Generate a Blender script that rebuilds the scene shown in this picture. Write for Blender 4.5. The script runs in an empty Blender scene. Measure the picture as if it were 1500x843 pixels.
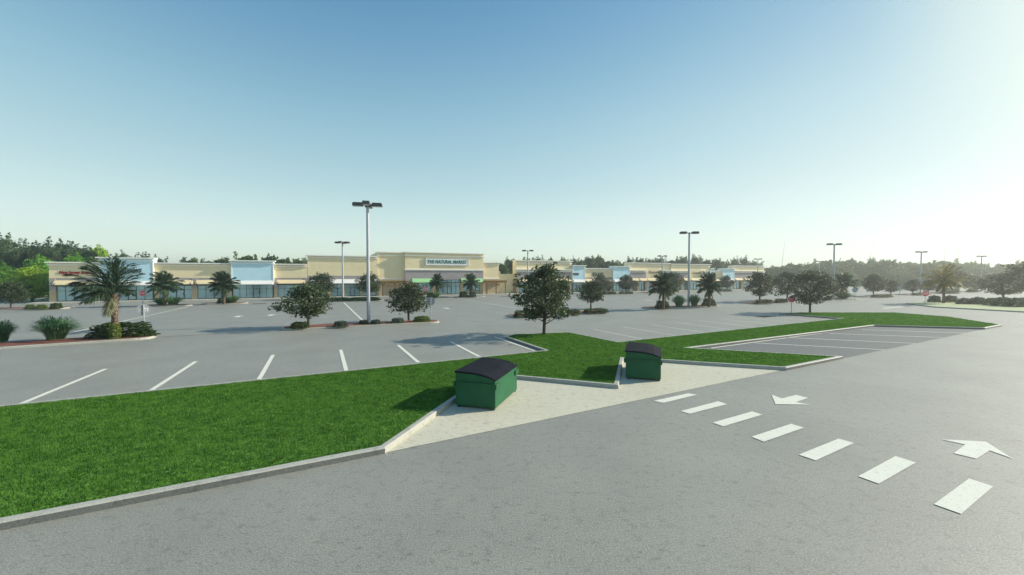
import bpy, math, random
import numpy as np
from mathutils import Vector, Matrix

R = math.radians
scene = bpy.context.scene
COL = scene.collection
H = 4.0                      # eye height in metres
F = 602.0                    # focal length in photo pixels (1500 wide)
PITCH = math.atan(16.0 / F)  # looking slightly down
CX, CY = 750.0, 421.5

def at(px, py, z=0.0):
    """ground point (at height z) seen at a photo pixel"""
    dx, du = (px - CX) / F, (CY - py) / F
    dy = math.cos(PITCH) + du * math.sin(PITCH)
    dz = -math.sin(PITCH) + du * math.cos(PITCH)
    t = (z - H) / dz
    return Vector((dx * t, dy * t, z))

def height_at(p, py):
    """height of a point above ground point p seen at photo row py"""
    du = (CY - py) / F
    dy = math.cos(PITCH) + du * math.sin(PITCH)
    dz = -math.sin(PITCH) + du * math.cos(PITCH)
    return H + p.y * dz / dy

# ------------------------------------------------------------------ materials
MATS = {}
def new_mat(name):
    m = bpy.data.materials.new(name); m.use_nodes = True
    nt = m.node_tree
    return m, nt, nt.nodes['Principled BSDF']

def sm(name, c, rough=0.6, metal=0.0, var=0.12, scale=3.0, bump=0.0, bscale=60.0, spec=None, c2=None, detail=4):
    """surface with gentle noise variation between two colours"""
    if name in MATS: return MATS[name]
    m, nt, b = new_mat(name)
    tc = nt.nodes.new('ShaderNodeTexCoord')
    n = nt.nodes.new('ShaderNodeTexNoise'); n.inputs['Scale'].default_value = scale; n.inputs['Detail'].default_value = detail
    nt.links.new(tc.outputs['Object'], n.inputs['Vector'])
    r = nt.nodes.new('ShaderNodeValToRGB')
    lo = [max(0, v * (1 - var)) for v in c]; hi = [min(1, v * (1 + var)) for v in (c2 or c)]
    r.color_ramp.elements[0].position = 0.3; r.color_ramp.elements[1].position = 0.7
    r.color_ramp.elements[0].color = (*lo, 1); r.color_ramp.elements[1].color = (*hi, 1)
    nt.links.new(n.outputs['Fac'], r.inputs['Fac']); nt.links.new(r.outputs['Color'], b.inputs['Base Color'])
    b.inputs['Roughness'].default_value = rough; b.inputs['Metallic'].default_value = metal
    if spec is not None: b.inputs['Specular IOR Level'].default_value = spec
    if bump:
        n2 = nt.nodes.new('ShaderNodeTexNoise'); n2.inputs['Scale'].default_value = bscale; n2.inputs['Detail'].default_value = 5
        nt.links.new(tc.outputs['Object'], n2.inputs['Vector'])
        bp = nt.nodes.new('ShaderNodeBump'); bp.inputs['Strength'].default_value = bump; bp.inputs['Distance'].default_value = 0.02
        nt.links.new(n2.outputs['Fac'], bp.inputs['Height']); nt.links.new(bp.outputs['Normal'], b.inputs['Normal'])
    MATS[name] = m
    return m

def ground_mat(name, base, speck, blotch, bump=0.25, speck_scale=34.0, spec=0.25):
    """asphalt / concrete: broad blotches, fine grain, sparse dark scuffs"""
    m, nt, b = new_mat(name); L = nt.links.new; N = nt.nodes.new
    tc = N('ShaderNodeTexCoord')
    def noise(scale, detail, rough=0.6, vec=None):
        n = N('ShaderNodeTexNoise'); n.inputs['Scale'].default_value = scale; n.inputs['Detail'].default_value = detail
        n.inputs['Roughness'].default_value = rough; L(vec or tc.outputs['Object'], n.inputs['Vector']); return n.outputs['Fac']
    def ramp(f, p0, c0, p1, c1):
        r = N('ShaderNodeValToRGB'); e = r.color_ramp.elements
        e[0].position, e[1].position = p0, p1; e[0].color, e[1].color = (*c0, 1), (*c1, 1); L(f, r.inputs['Fac']); return r.outputs['Color']
    def mul(a, c, fac=1.0):
        x = N('ShaderNodeMix'); x.data_type = 'RGBA'; x.blend_type = 'MULTIPLY'; x.inputs['Factor'].default_value = fac
        L(a, x.inputs['A']); L(c, x.inputs['B']); return x.outputs['Result']
    c = ramp(noise(0.35, 6), 0.3, [v * (1 - blotch) for v in base], 0.7, [v * (1 + blotch) for v in base])
    c = mul(c, ramp(noise(speck_scale, 4, 0.75), 0.3, (1 - speck,) * 3, 0.68, (1 + speck * .4,) * 3))
    mp = N('ShaderNodeMapping'); mp.inputs['Scale'].default_value = (3.0, 9.0, 5.0); mp.inputs['Rotation'].default_value = (0, 0, 0.5)
    L(tc.outputs['Object'], mp.inputs['Vector'])
    c = mul(c, ramp(noise(1.7, 7, 0.7, mp.outputs['Vector']), 0.30, (0.55,) * 3, 0.43, (1, 1, 1)))
    c = mul(c, ramp(noise(5.0, 5, 0.7), 0.32, (0.74,) * 3, 0.46, (1, 1, 1)))
    L(c, b.inputs['Base Color']); b.inputs['Roughness'].default_value = 0.62
    b.inputs['Specular IOR Level'].default_value = spec
    bp = N('ShaderNodeBump'); bp.inputs['Strength'].default_value = bump; bp.inputs['Distance'].default_value = 0.02
    L(noise(speck_scale, 5, 0.7), bp.inputs['Height']); L(bp.outputs['Normal'], b.inputs['Normal'])
    MATS[name] = m
    return m

def leaf_mat(name, dark, light, trans=0.35, scale=3.5, rough=0.55, obj_var=0.25):
    if name in MATS: return MATS[name]
    m, nt, b = new_mat(name); L = nt.links.new; N = nt.nodes.new
    tc = N('ShaderNodeTexCoord')
    n = N('ShaderNodeTexNoise'); n.inputs['Scale'].default_value = scale; n.inputs['Detail'].default_value = 6; n.inputs['Roughness'].default_value = 0.8
    L(tc.outputs['Object'], n.inputs['Vector'])
    r = N('ShaderNodeValToRGB'); e = r.color_ramp.elements
    e[0].position, e[1].position = 0.36, 0.64; e[0].color, e[1].color = (*dark, 1), (*light, 1)
    L(n.outputs['Fac'], r.inputs['Fac'])
    oi = N('ShaderNodeObjectInfo')
    hs = N('ShaderNodeHueSaturation'); L(r.outputs['Color'], hs.inputs['Color'])
    mr = N('ShaderNodeMapRange'); mr.inputs['To Min'].default_value = 1 - obj_var; mr.inputs['To Max'].default_value = 1 + obj_var
    L(oi.outputs['Random'], mr.inputs['Value']); L(mr.outputs['Result'], hs.inputs['Value'])
    L(hs.outputs['Color'], b.inputs['Base Color']); b.inputs['Roughness'].default_value = rough
    b.inputs['Specular IOR Level'].default_value = 0.3
    t = N('ShaderNodeBsdfTranslucent'); L(hs.outputs['Color'], t.inputs['Color'])
    mx = N('ShaderNodeMixShader'); mx.inputs['Fac'].default_value = trans
    L(b.outputs['BSDF'], mx.inputs[1]); L(t.outputs['BSDF'], mx.inputs[2])
    L(mx.outputs['Shader'], nt.nodes['Material Output'].inputs['Surface'])
    MATS[name] = m
    return m

# ------------------------------------------------------------------ mesh tools
class MB:
    def __init__(s): s.v, s.f = [], []
    def box(s, x0, x1, y0, y1, z0, z1):
        i = len(s.v)
        s.v += [(x0,y0,z0),(x1,y0,z0),(x1,y1,z0),(x0,y1,z0),(x0,y0,z1),(x1,y0,z1),(x1,y1,z1),(x0,y1,z1)]
        s.f += [tuple(i + k for k in q) for q in ((3,2,1,0),(4,5,6,7),(0,1,5,4),(1,2,6,5),(2,3,7,6),(3,0,4,7))]
        return s
    def prism_y(s, prof, y0, y1):
        """profile in (x,z) extruded along y"""
        i, n = len(s.v), len(prof)
        s.v += [(x, y0, z) for x, z in prof] + [(x, y1, z) for x, z in prof]
        s.f += [tuple(range(i, i + n)), tuple(range(i + 2*n - 1, i + n - 1, -1))]
        s.f += [(i + k, i + n + k, i + n + (k+1) % n, i + (k+1) % n) for k in range(n)]
        return s
    def prism_x(s, prof, x0, x1):
        """profile in (y,z) extruded along x"""
        i, n = len(s.v), len(prof)
        s.v += [(x0, y, z) for y, z in prof] + [(x1, y, z) for y, z in prof]
        s.f += [tuple(range(i, i + n)), tuple(range(i + 2*n - 1, i + n - 1, -1))]
        s.f += [(i + k, i + n + k, i + n + (k+1) % n, i + (k+1) % n) for k in range(n)]
        return s
    def sheet(s, poly, z):
        i = len(s.v); s.v += [(p[0], p[1], z) for p in poly]; s.f.append(tuple(range(i, i + len(poly)))); return s
    def tube(s, path, radii, n=8, cap=True):
        i0 = len(s.v); path = [Vector(p) for p in path]
        for k, p in enumerate(path):
            d = (path[min(k+1, len(path)-1)] - path[max(k-1, 0)]).normalized()
            a = d.cross(Vector((0, 0, 1)) if abs(d.z) < .95 else Vector((1, 0, 0))).normalized(); b = d.cross(a)
            for j in range(n):
                t = 2 * math.pi * j / n
                s.v.append(tuple(p + (a * math.cos(t) + b * math.sin(t)) * radii[k]))
        for k in range(len(path) - 1):
            for j in range(n):
                a, b = i0 + k*n + j, i0 + k*n + (j+1) % n
                s.f.append((a, b, b + n, a + n))
        if cap:
            s.f.append(tuple(range(i0 + n - 1, i0 - 1, -1))); s.f.append(tuple(range(len(s.v) - n, len(s.v))))
        return s
    def mesh(s, name, mat, smooth=False):
        me = bpy.data.meshes.new(name); me.from_pydata(s.v, [], s.f); me.materials.append(mat)
        if smooth: me.polygons.foreach_set('use_smooth', [True] * len(me.polygons))
        me.update()
        return me
    def build(s, name, mat, parent=None, smooth=False, bevel=0.0):
        o = bpy.data.objects.new(name, s.mesh(name, mat, smooth)); COL.objects.link(o)
        if parent: o.parent = parent
        if bevel:
            b = o.modifiers.new('bevel', 'BEVEL'); b.width = bevel; b.segments = 2; b.limit_method = 'ANGLE'
        return o

def np_mesh(name, verts, nv, mat):
    """verts (k,nv,3): k separate faces of nv corners each"""
    k = len(verts); me = bpy.data.meshes.new(name)
    me.vertices.add(k * nv); me.vertices.foreach_set('co', verts.astype(np.float32).ravel())
    me.loops.add(k * nv); me.loops.foreach_set('vertex_index', np.arange(k * nv, dtype=np.int32))
    me.polygons.add(k); me.polygons.foreach_set('loop_start', np.arange(0, k * nv, nv, dtype=np.int32))
    me.update(calc_edges=True); me.materials.append(mat); me.validate()
    return me

def link(name, me, parent=None, loc=None):
    o = bpy.data.objects.new(name, me); COL.objects.link(o)
    if parent: o.parent = parent
    if loc is not None: o.location = loc
    return o
def thing(name, label, cat, loc=(0,0,0), rz=0.0, group=None, scale=None):
    o = bpy.data.objects.new(name, None); COL.objects.link(o)
    o.location = loc; o.rotation_euler = (0, 0, rz); o.empty_display_size = .3
    return tag(o, label, cat, group, scale)
def tag(o, label, cat, group=None, scale=None):
    o['label'] = label; o['category'] = cat
    if group: o['group'] = group
    if scale is not None: o.scale = scale if hasattr(scale, '__len__') else (scale,) * 3
    return o
def struct(o): o['kind'] = 'structure'; return o
def stuff(o): o['kind'] = 'stuff'; return o

# ------------------------------------------------------------------ palette
asphalt   = ground_mat('asphalt', (0.285, 0.280, 0.242), 0.50, 0.10, bump=0.36, spec=0.8)
asphalt_d = ground_mat('dark_asphalt', (0.165, 0.165, 0.16), 0.25, 0.06)
concrete  = ground_mat('pad_concrete', (0.58, 0.545, 0.43), 0.16, 0.05, bump=0.12, spec=0.2)
kerb_m    = ground_mat('kerb_concrete', (0.43, 0.42, 0.37), 0.22, 0.08, bump=0.2)
kerb_shade = ground_mat('shaded_kerb', (0.20, 0.20, 0.185), 0.35, 0.15, bump=0.3)  # darker kerb concrete, with the shade of the faces in its colour
walk_m    = ground_mat('walk_concrete', (0.55, 0.53, 0.46), 0.15, 0.06, bump=0.1)
def paint_mat():
    m, nt, b = new_mat('road_paint'); L = nt.links.new; N = nt.nodes.new
    tc = N('ShaderNodeTexCoord')
    def ramp(scale, detail, p0, c0, p1, c1):
        n = N('ShaderNodeTexNoise'); n.inputs['Scale'].default_value = scale; n.inputs['Detail'].default_value = detail; n.inputs['Roughness'].default_value = .75
        L(tc.outputs['Object'], n.inputs['Vector']); r = N('ShaderNodeValToRGB'); e = r.color_ramp.elements
        e[0].position, e[1].position = p0, p1; e[0].color, e[1].color = (*c0, 1), (*c1, 1); L(n.outputs['Fac'], r.inputs['Fac']); return r.outputs['Color']
    x = N('ShaderNodeMix'); x.data_type = 'RGBA'; x.blend_type = 'MULTIPLY'; x.inputs['Factor'].default_value = 1
    L(ramp(5, 8, .30, (.60, .59, .52), .46, (.70, .69, .60)), x.inputs['A']); L(ramp(30, 6, .33, (.45, .45, .45), .44, (1, 1, 1)), x.inputs['B'])
    L(x.outputs['Result'], b.inputs['Base Color']); b.inputs['Roughness'].default_value = .75; b.inputs['Specular IOR Level'].default_value = .25
    return m
paint     = paint_mat()
mulch_m   = sm('red_mulch', (0.20, 0.065, 0.04), 0.9, var=0.5, scale=14, bump=1.0, bscale=30)
seam_m    = sm('tar_seam', (0.06, 0.06, 0.06), 0.6)
lawn_m    = sm('lawn', (0.085, 0.19, 0.035), 0.9, var=0.45, scale=9.0, bump=0.6, bscale=40, spec=0.1, c2=(0.115, 0.235, 0.045), detail=8)
verge_m   = sm('verge_grass', (0.20, 0.24, 0.10), 0.9, var=0.2, scale=0.6, bump=0.4, bscale=12, spec=0.1)
pale_m    = sm('pale_turf', (0.44, 0.47, 0.28), 0.9, var=0.12, scale=1.5, bump=0.3, bscale=30, spec=0.1)
cream_m   = sm('cream_stucco', (0.88, 0.74, 0.47), 0.85, var=0.04, scale=0.8, bump=0.15, bscale=30)
blue_m    = sm('blue_stucco', (0.58, 0.82, 0.90), 0.8, var=0.04, scale=0.8, bump=0.15, bscale=30)
white_m   = sm('white_trim', (0.92, 0.90, 0.85), 0.7, var=0.03, scale=2)
mauve_m   = sm('mauve_stucco', (0.40, 0.35, 0.35), 0.85, var=0.05, scale=1, bump=0.15, bscale=30)
black_m   = sm('black_metal', (0.015, 0.018, 0.02), 0.4, var=0.1)
awn_cream = sm('cream_awning', (0.74, 0.61, 0.38), 0.8, var=0.03)
awn_white = sm('white_awning', (0.82, 0.80, 0.77), 0.8, var=0.03)
awn_green = sm('green_awning', (0.30, 0.56, 0.26), 0.8, var=0.05)
wood_m    = sm('pergola_wood', (0.22, 0.11, 0.05), 0.7, var=0.25, scale=4)
wood_top  = sm('pergola_slats', (0.36, 0.22, 0.08), 0.7, var=0.25, scale=4)
pole_m    = sm('pole_metal', (0.42, 0.44, 0.48), 0.5, metal=0.2, var=0.05)
head_m    = sm('lamp_head', (0.07, 0.062, 0.066), 0.5, var=0.1)
lens_m    = sm('lamp_lens', (0.62, 0.6, 0.58), 0.3, var=0.03)
red_m     = sm('sign_red', (0.85, 0.045, 0.08), 0.4, var=0.05)
wht_m     = sm('sign_white', (0.94, 0.94, 0.91), 0.4, var=0.02)
back_m    = sm('sign_back', (0.36, 0.38, 0.41), 0.45, metal=0.4, var=0.05)
dgreen_m  = sm('dumpster_green', (0.013, 0.100, 0.040), 0.6, spec=0.3, var=0.14, scale=2.5, bump=0.05, bscale=15)
dlid_m    = sm('dumpster_lid', (0.014, 0.016, 0.022), 0.8, spec=0.06, var=0.15, scale=3, bump=0.05, bscale=15)
dfoot_m   = sm('dumpster_foot', (0.012, 0.06, 0.03), 0.6)
txt_red   = sm('red_letters', (0.40, 0.02, 0.015), 0.5)
txt_black = sm('black_letters', (0.02, 0.02, 0.022), 0.5)
txt_green = sm('green_letters', (0.01, 0.14, 0.09), 0.5)
txt_brown = sm('brown_letters', (0.30, 0.19, 0.08), 0.5)
bark_m    = sm('bark', (0.075, 0.058, 0.05), 0.9, var=0.35, scale=6, bump=0.7, bscale=18)
palmbark  = sm('palm_bark', (0.07, 0.042, 0.03), 0.9, var=0.6, scale=11, bump=1.0, bscale=14, c2=(0.13, 0.088, 0.06))
drain_m   = sm('drain_iron', (0.035, 0.035, 0.035), 0.6)

def stone_mat():
    m, nt, b = new_mat('stone_cladding'); L = nt.links.new; N = nt.nodes.new
    tc = N('ShaderNodeTexCoord'); br = N('ShaderNodeTexBrick')
    mp = N('ShaderNodeMapping'); mp.inputs['Rotation'].default_value = (R(90), 0, 0); L(tc.outputs['Object'], mp.inputs['Vector'])
    L(mp.outputs['Vector'], br.inputs['Vector'])
    br.inputs['Scale'].default_value = 2.2; br.inputs['Color1'].default_value = (0.50, 0.38, 0.23, 1); br.inputs['Color2'].default_value = (0.62, 0.50, 0.33, 1)
    br.inputs['Mortar'].default_value = (0.34, 0.28, 0.2, 1); br.inputs['Mortar Size'].default_value = 0.03
    L(br.outputs['Color'], b.inputs['Base Color']); b.inputs['Roughness'].default_value = 0.9
    return m
stone_m = stone_mat()
def glass_mat():
    m, nt, b = new_mat('shop_glass'); L = nt.links.new; N = nt.nodes.new
    b.inputs['Base Color'].default_value = (0.42, 0.60, 0.66, 1); b.inputs['Metallic'].default_value = 0.6
    b.inputs['Roughness'].default_value = 0.12
    tc = N('ShaderNodeTexCoord'); n = N('ShaderNodeTexNoise'); n.inputs['Scale'].default_value = 0.7
    L(tc.outputs['Object'], n.inputs['Vector']); bp = N('ShaderNodeBump'); bp.inputs['Strength'].default_value = 0.08
    L(n.outputs['Fac'], bp.inputs['Height']); L(bp.outputs['Normal'], b.inputs['Normal'])
    return m
glass_m = glass_mat()

L_oak   = leaf_mat('oak_leaves', (0.024, 0.046, 0.020), (0.12, 0.155, 0.07), 0.35)
L_mag   = leaf_mat('magnolia_leaves', (0.028, 0.040, 0.022), (0.115, 0.125, 0.075), 0.28)
L_palm  = leaf_mat('palm_fronds', (0.034, 0.072, 0.040), (0.12, 0.18, 0.095), 0.38)
L_gold  = leaf_mat('golden_fronds', (0.15, 0.13, 0.035), (0.32, 0.27, 0.08), 0.5)
L_dead  = leaf_mat('pale_fronds', (0.20, 0.22, 0.12), (0.36, 0.36, 0.22), 0.35)
L_hedge = leaf_mat('hedge_leaves', (0.030, 0.062, 0.018), (0.085, 0.14, 0.04), 0.25, obj_var=0.15)
L_green = leaf_mat('deep_green_leaves', (0.012, 0.055, 0.02), (0.035, 0.13, 0.045), 0.25)
L_lime  = leaf_mat('lime_leaves', (0.26, 0.45, 0.04), (0.60, 0.80, 0.08), 0.55, scale=1.5)
L_limeb = leaf_mat('lime_shrub_leaves', (0.08, 0.14, 0.03), (0.22, 0.30, 0.07), 0.35)
L_vine  = leaf_mat('vine_leaves', (0.10, 0.19, 0.02), (0.26, 0.38, 0.06), 0.35)
L_fount = leaf_mat('fountain_grass', (0.08, 0.19, 0.08), (0.20, 0.34, 0.15), 0.45)
L_sage  = leaf_mat('sage_leaves', (0.07, 0.105, 0.075), (0.17, 0.22, 0.16), 0.25)
L_wood  = leaf_mat('woodland_leaves', (0.045, 0.088, 0.022), (0.155, 0.21, 0.06), 0.42, scale=0.9, obj_var=0.35)
L_pine  = leaf_mat('pine_needles', (0.045, 0.088, 0.036), (0.15, 0.205, 0.09), 0.45, scale=0.9, obj_var=0.3)
L_woodg = leaf_mat('fresh_green_leaves', (0.09, 0.25, 0.025), (0.24, 0.46, 0.05), 0.5, scale=0.9)
L_blade = leaf_mat('grass_blades', (0.026, 0.105, 0.008), (0.130, 0.285, 0.034), 0.4, rough=.8, scale=3.0, obj_var=0.0)

# ------------------------------------------------------------------ ground, road, kerbs
def poly_inset(poly, w):
    """miter inset of a ccw polygon by w"""
    n, out = len(poly), []
    for i in range(n):
        p, a, b = (Vector(poly[k][:2]) for k in (i, i - 1, (i + 1) % n))
        d1, d2 = (p - a).normalized(), (b - p).normalized()
        n1, n2 = Vector((-d1.y, d1.x)), Vector((-d2.y, d2.x))
        m = n1 + n2
        if m.length < 1e-4: m = n1.copy()
        m = m.normalized(); k = w / max(0.35, m.dot(n1))
        out.append((p.x + m.x * k, p.y + m.y * k))
    return out
def area(poly): return 0.5 * sum(poly[i][0] * poly[(i+1) % len(poly)][1] - poly[(i+1) % len(poly)][0] * poly[i][1] for i in range(len(poly)))
def ccw(poly):
    poly = [(p[0], p[1]) for p in poly]
    return poly if area(poly) > 0 else poly[::-1]
def in_poly(P, poly):
    x, y = P[:, 0], P[:, 1]; ins = np.zeros(len(P), bool); n = len(poly)
    for i in range(n):
        x0, y0 = poly[i]; x1, y1 = poly[(i + 1) % n]
        c = ((y0 > y) != (y1 > y)) & (x < (x1 - x0) * (y - y0) / ((y1 - y0) + 1e-12) + x0); ins ^= c
    return ins
def kerbed(poly, h, w, fill_name, fill_mat, sink=0.02, kerb_mat=None, unshaded=None):
    poly = ccw(poly); inn = poly_inset(poly, w); n = len(poly); m = MB()
    rnd = 0.025
    e = poly_inset(poly, rnd)
    for ring, z in ((poly, -.05), (poly, h - rnd), (e, h), (inn, h), (inn, h - .08)):
        m.v += [(p[0], p[1], z) for p in ring]
    for k in range(4):
        for i in range(n):
            j = (i + 1) % n
            m.f.append((k*n + i, k*n + j, (k+1)*n + j, (k+1)*n + i))
    ko = struct(m.build('kerb', kerb_mat or kerb_m))
    if unshaded:                                # shade painted into the outer faces, except those beside the pad
        ko.data.materials.append(kerb_shade)
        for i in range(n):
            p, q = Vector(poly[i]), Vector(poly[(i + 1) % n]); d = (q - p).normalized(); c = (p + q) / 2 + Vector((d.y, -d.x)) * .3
            if not in_poly(np.array([[c.x, c.y]]), unshaded)[0]:
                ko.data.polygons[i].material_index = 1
    f = struct(MB().sheet(inn, h - sink).build(fill_name, fill_mat))
    return inn, f

struct(MB().sheet([(-1400,-500),(1600,-500),(1600,2200),(-1400,2200)], -0.03).build('ground', verge_m))
lot = [(-260,-80),(320,-80),(320,60),(190,118),(162,131),(114,186),(60,176),(-20,122),(-70,88),(-260,72)]
struct(MB().sheet(lot, 0.0).build('parking_lot', asphalt))

# the long lawn island
LAWN_PX = [(564,656),(663,586.5),(693,566.5),(703,547.5),(759,551),(906,564.5),(913.5,524.5),(969,527),(1020,530.5),(1152,538.5),(1235,522),
           (1009.5,509.3),(1281,476.3),(1443,480.4),(1468,475.8),(1392,464),(1310,457.8),(1172,457.8),(1141,459.2),(1234,466.2),(904.7,500.6),(834,486.6),(751,489.6),(740,493.3),(799,513)]
KH = 0.14
lawn = [at(x, y, KH) for x, y in LAWN_PX]
ua = Vector((math.sin(R(61.7)), math.cos(R(61.7)), 0))
back0, front0 = at(0, 594, KH), at(0, 766, KH)
lawn = lawn + [back0 - ua * 14, front0 - ua * 14]
# concrete pad for the bins
PAD = [(566,663.5),(1153,541.5),(1020,530.5),(913.5,525),(906,566),(759,553),(700,548),(663,587)]
pad = [at(x, y) for x, y in PAD]
struct(MB().sheet(ccw([(p.x, p.y) for p in pad]), 0.008).build('concrete_pad', concrete))
lawn_in, lawn_o = kerbed(lawn, KH, 0.16, 'lawn', lawn_m, sink=0.03, unshaded=ccw([(p.x, p.y) for p in pad]))
# darker strip of parking
dk = [at(x, y) for x, y in [(1005,511.3),(1281,478),(1444,482),(1237,525)]]
struct(MB().sheet(ccw([(p.x, p.y) for p in dk]), 0.005).build('dark_parking_strip', asphalt_d))

def mark(pts, name='road_marking', z=0.012, mat=None):
    p = ccw([(q[0], q[1]) for q in pts])
    m = MB(); n = len(p)
    m.v = [(x, y, z) for x, y in p]; m.f = [tuple(range(n))]
    return struct(m.build(name, mat or paint))
def line(a, b, w=0.13, **k):
    a, b = Vector(a[:2]), Vector(b[:2]); d = (b - a).normalized(); s = Vector((-d.y, d.x)) * w / 2
    return mark([a + s, b + s, b - s, a - s], **k)
def pline(p, q, w=0.13, **k): return line(at(*p), at(*q), w, **k)
# stalls along the back of the lawn
for p, q in [((30,592.5),(155,541)),((222,572),(287,530)),((379,557),(400,520.5)),((507,543),(499,513)),((613,531.5),(583,506)),((702,523),(660,501)),((784,514.5),(724,494))]:
    pline(p, q, 0.17, name='stall_line')
# stalls on the dark strip
for p, q in [((1042,510.5),(1284,477.6)),((1106,503),(1296,513)),((1152,495),(1342,503.7)),((1216,489),(1381,495)),((1262,483.5),(1414,488.5))]:
    pline(p, q, 0.13, name='stall_line', z=0.014)
# stalls on the far side of the lawn
a0, a1 = at(904.7, 500.6), at(1234, 466.2)
dv = (a1 - a0); dn = dv.normalized(); sd = Vector((math.sin(R(-24.6)), math.cos(R(-24.6)), 0))
for k in range(10):
    b = a0 + dn * (2.1 + 3.1 * k)
    if (b - a0).length < dv.length - 2: line(b, b + sd * 5.2, 0.11, name='stall_line')
# long lane lines
for p, q in [((96,489.6),(277,449.5)),((531.7,470.4),(503.6,443.6)),((756,451.5),(684,440))]:
    pline(p, q, 0.17, name='lane_line')
# lane dashes
DASH = [[(957,588),(1008,577),(1021,579),(972,591)],[(997,603),(1052,588.5),(1065,593),(1010,607)],
        [(1043.7,620),(1101.7,603.5),(1116.6,608.4),(1059.6,625.5)],[(1100.6,640.7),(1158.7,621.7),(1177.7,627.4),(1119,648)],
        [(1170,667),(1228.5,643.4),(1251,650),(1194.8,675.6)],[(1257,698.8),(1312,669),(1341.7,678.7),(1287.4,709.8)],
        [(1368,739.8),(1419.5,702),(1455,713.6),(1408,754)]]
for d in DASH: mark([at(*q) for q in d], 'lane_dash')
g = lambda x, y: at(1000 + x / 2.634, 460 + y / 2.634)
mark([g(*q) for q in [(358,350),(343,313),(383,328),(438,314),(484,326),(437,342),(492,352)]], 'arrow_marking')
mark([g(*q) for q in [(1170,495),(1275,561),(1184,529),(1133,561),(1046,540),(1090,506),(998,486)]], 'arrow_marking')
# small distant arrows
for px, py in [(349,464),(397,462),(654,452),(950,440.5)]:
    c = at(px, py); e = Vector((sd.y, -sd.x, 0))
    mark([c + sd*.9, c + e*.6 + sd*.1, c + e*.2 + sd*.1, c + e*.2 - sd*.9, c - e*.2 - sd*.9, c - e*.2 + sd*.1, c - e*.6 + sd*.1], 'arrow_marking')
# far crossing dashes and stop lines on the right
for k in range(7):
    pline((1246 + k * 12.4, 440.8 + k * .45), (1253 + k * 12.4, 441.05 + k * .45), 0.32, name='crossing_dash')
pline((1294,452.2),(1322,449.8), 0.45, name='stop_line')
pline((1434,456.2),(1446,456.6), 0.3, name='crossing_dash')
for k in range(4): pline((1470 + 11 * k, 471 + 1.0 * k), (1476 + 11 * k, 471.4 + 1.0 * k), 0.25, name='crossing_dash')
# tar seam between the beds
m = MB(); pp = [at(226,494.3), at(300,490.8), at(360,488), at(412,485.8)]
for a, b in zip(pp, pp[1:]):
    d = (b - a).normalized(); s = Vector((-d.y, d.x, 0)) * .045; i = len(m.v)
    m.v += [tuple(q + Vector((0,0,.006))) for q in (a + s, a - s, b - s, b + s)]; m.f.append((i, i+1, i+2, i+3))
struct(m.build('tar_seam', seam_m))

# storm drains
def drain(px, py, label, w=1.3, d=.8):
    t = thing('storm_drain', label, 'drain', at(px, py), R(28), 'drains set in the asphalt')
    m = MB()
    m.box(-w/2, w/2, -d/2, d/2, 0.004, 0.014); m.build('pit', sm('pit_black', (0.01,0.01,0.01), 0.9), t)
    m = MB(); n = 9
    for k in range(n):
        x = -w/2 + .05 + (w - .1) * k / (n - 1); m.box(x - .035, x + .035, -d/2 + .07, d/2 - .07, 0.0145, 0.024)
    m.box(-w/2, w/2, -d/2, -d/2 + .07, 0.0145, 0.026); m.box(-w/2, w/2, d/2 - .07, d/2, 0.0145, 0.026)
    m.build('grate', drain_m, t)
drain(1121, 464.2, 'dark iron drain grate in the asphalt left of the tree with the red stop sign', 1.9, 1.0)
drain(380, 445.4, 'small dark drain in the asphalt in front of the second pale blue tower', 1.9, .7)
drain(741, 435, 'small dark drain in the asphalt in front of the right-hand brown pergola', 2.2, .8)

# ------------------------------------------------------------------ planting beds
def bed(p, q, w=2.2, fill='mulch_bed', mat=None, ext=0.0):
    a, b = at(*p), at(*q); d = (b - a).normalized(); s = Vector((-d.y, d.x, 0)); r = min(w * .45, .9)
    pts = []
    def arc(c, t0, t1):
        for k in range(6):
            t = t0 + (t1 - t0) * k / 5; pts.append(c + (d * math.cos(t) + s * math.sin(t)) * r)
    arc(b - d * r + s * r, -math.pi/2, 0); arc(b - d * r + s * (w - r), 0, math.pi/2)
    arc(a + d * r + s * (w - r), math.pi/2, math.pi); arc(a + d * r + s * r, math.pi, 1.5 * math.pi)
    kerbed(pts, .13, .14, fill, mat or mulch_m, sink=-.015)
BEDS = [((-90,518),(225,497.2),2.5),((411,485.2),(647,473.6),2.2),((751,465.6),(894,459.2),2.3),((954,453.3),(1058,449.6),2.4),
        ((1103,445.8),(1225,439.6),2.4),((1214,439.4),(1255,437.4),2.4),((1268,436.2),(1319,434.2),2.4),((1328,432.9),(1372,431.4),2.4),
        ((1375,430.8),(1416,429),3),((1417,428.6),(1440,427.6),2.6),((-40,455),(84,453.4),3.0),((204,449.2),(278,448.4),2.2),((293,446.7),(362,445),2.2),
        ((622,437.6),(662,436.3),2.2),((670,436.7),(713,435.2),2.2),((950,430),(999,427.8),2.4)]
for p, q, w in BEDS: bed(p, q, w)
for p, q, w in [((466,442),(560,440.6),2.0),((879,432),(932,430.4),2.2),((1046,427.5),(1078,426.6),2.2)]: bed(p, q, w, 'turf_bed', lawn_m)
isl = [at(x, y, KH) for x, y in [(1326,444.4),(1345,446.5),(1368,449.2),(1500,456.4),(1640,463),(1640,440),(1500,438),(1420,439),(1350,442.4)]]
kerbed(isl, KH, .2, 'pale_turf', pale_m)

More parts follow.
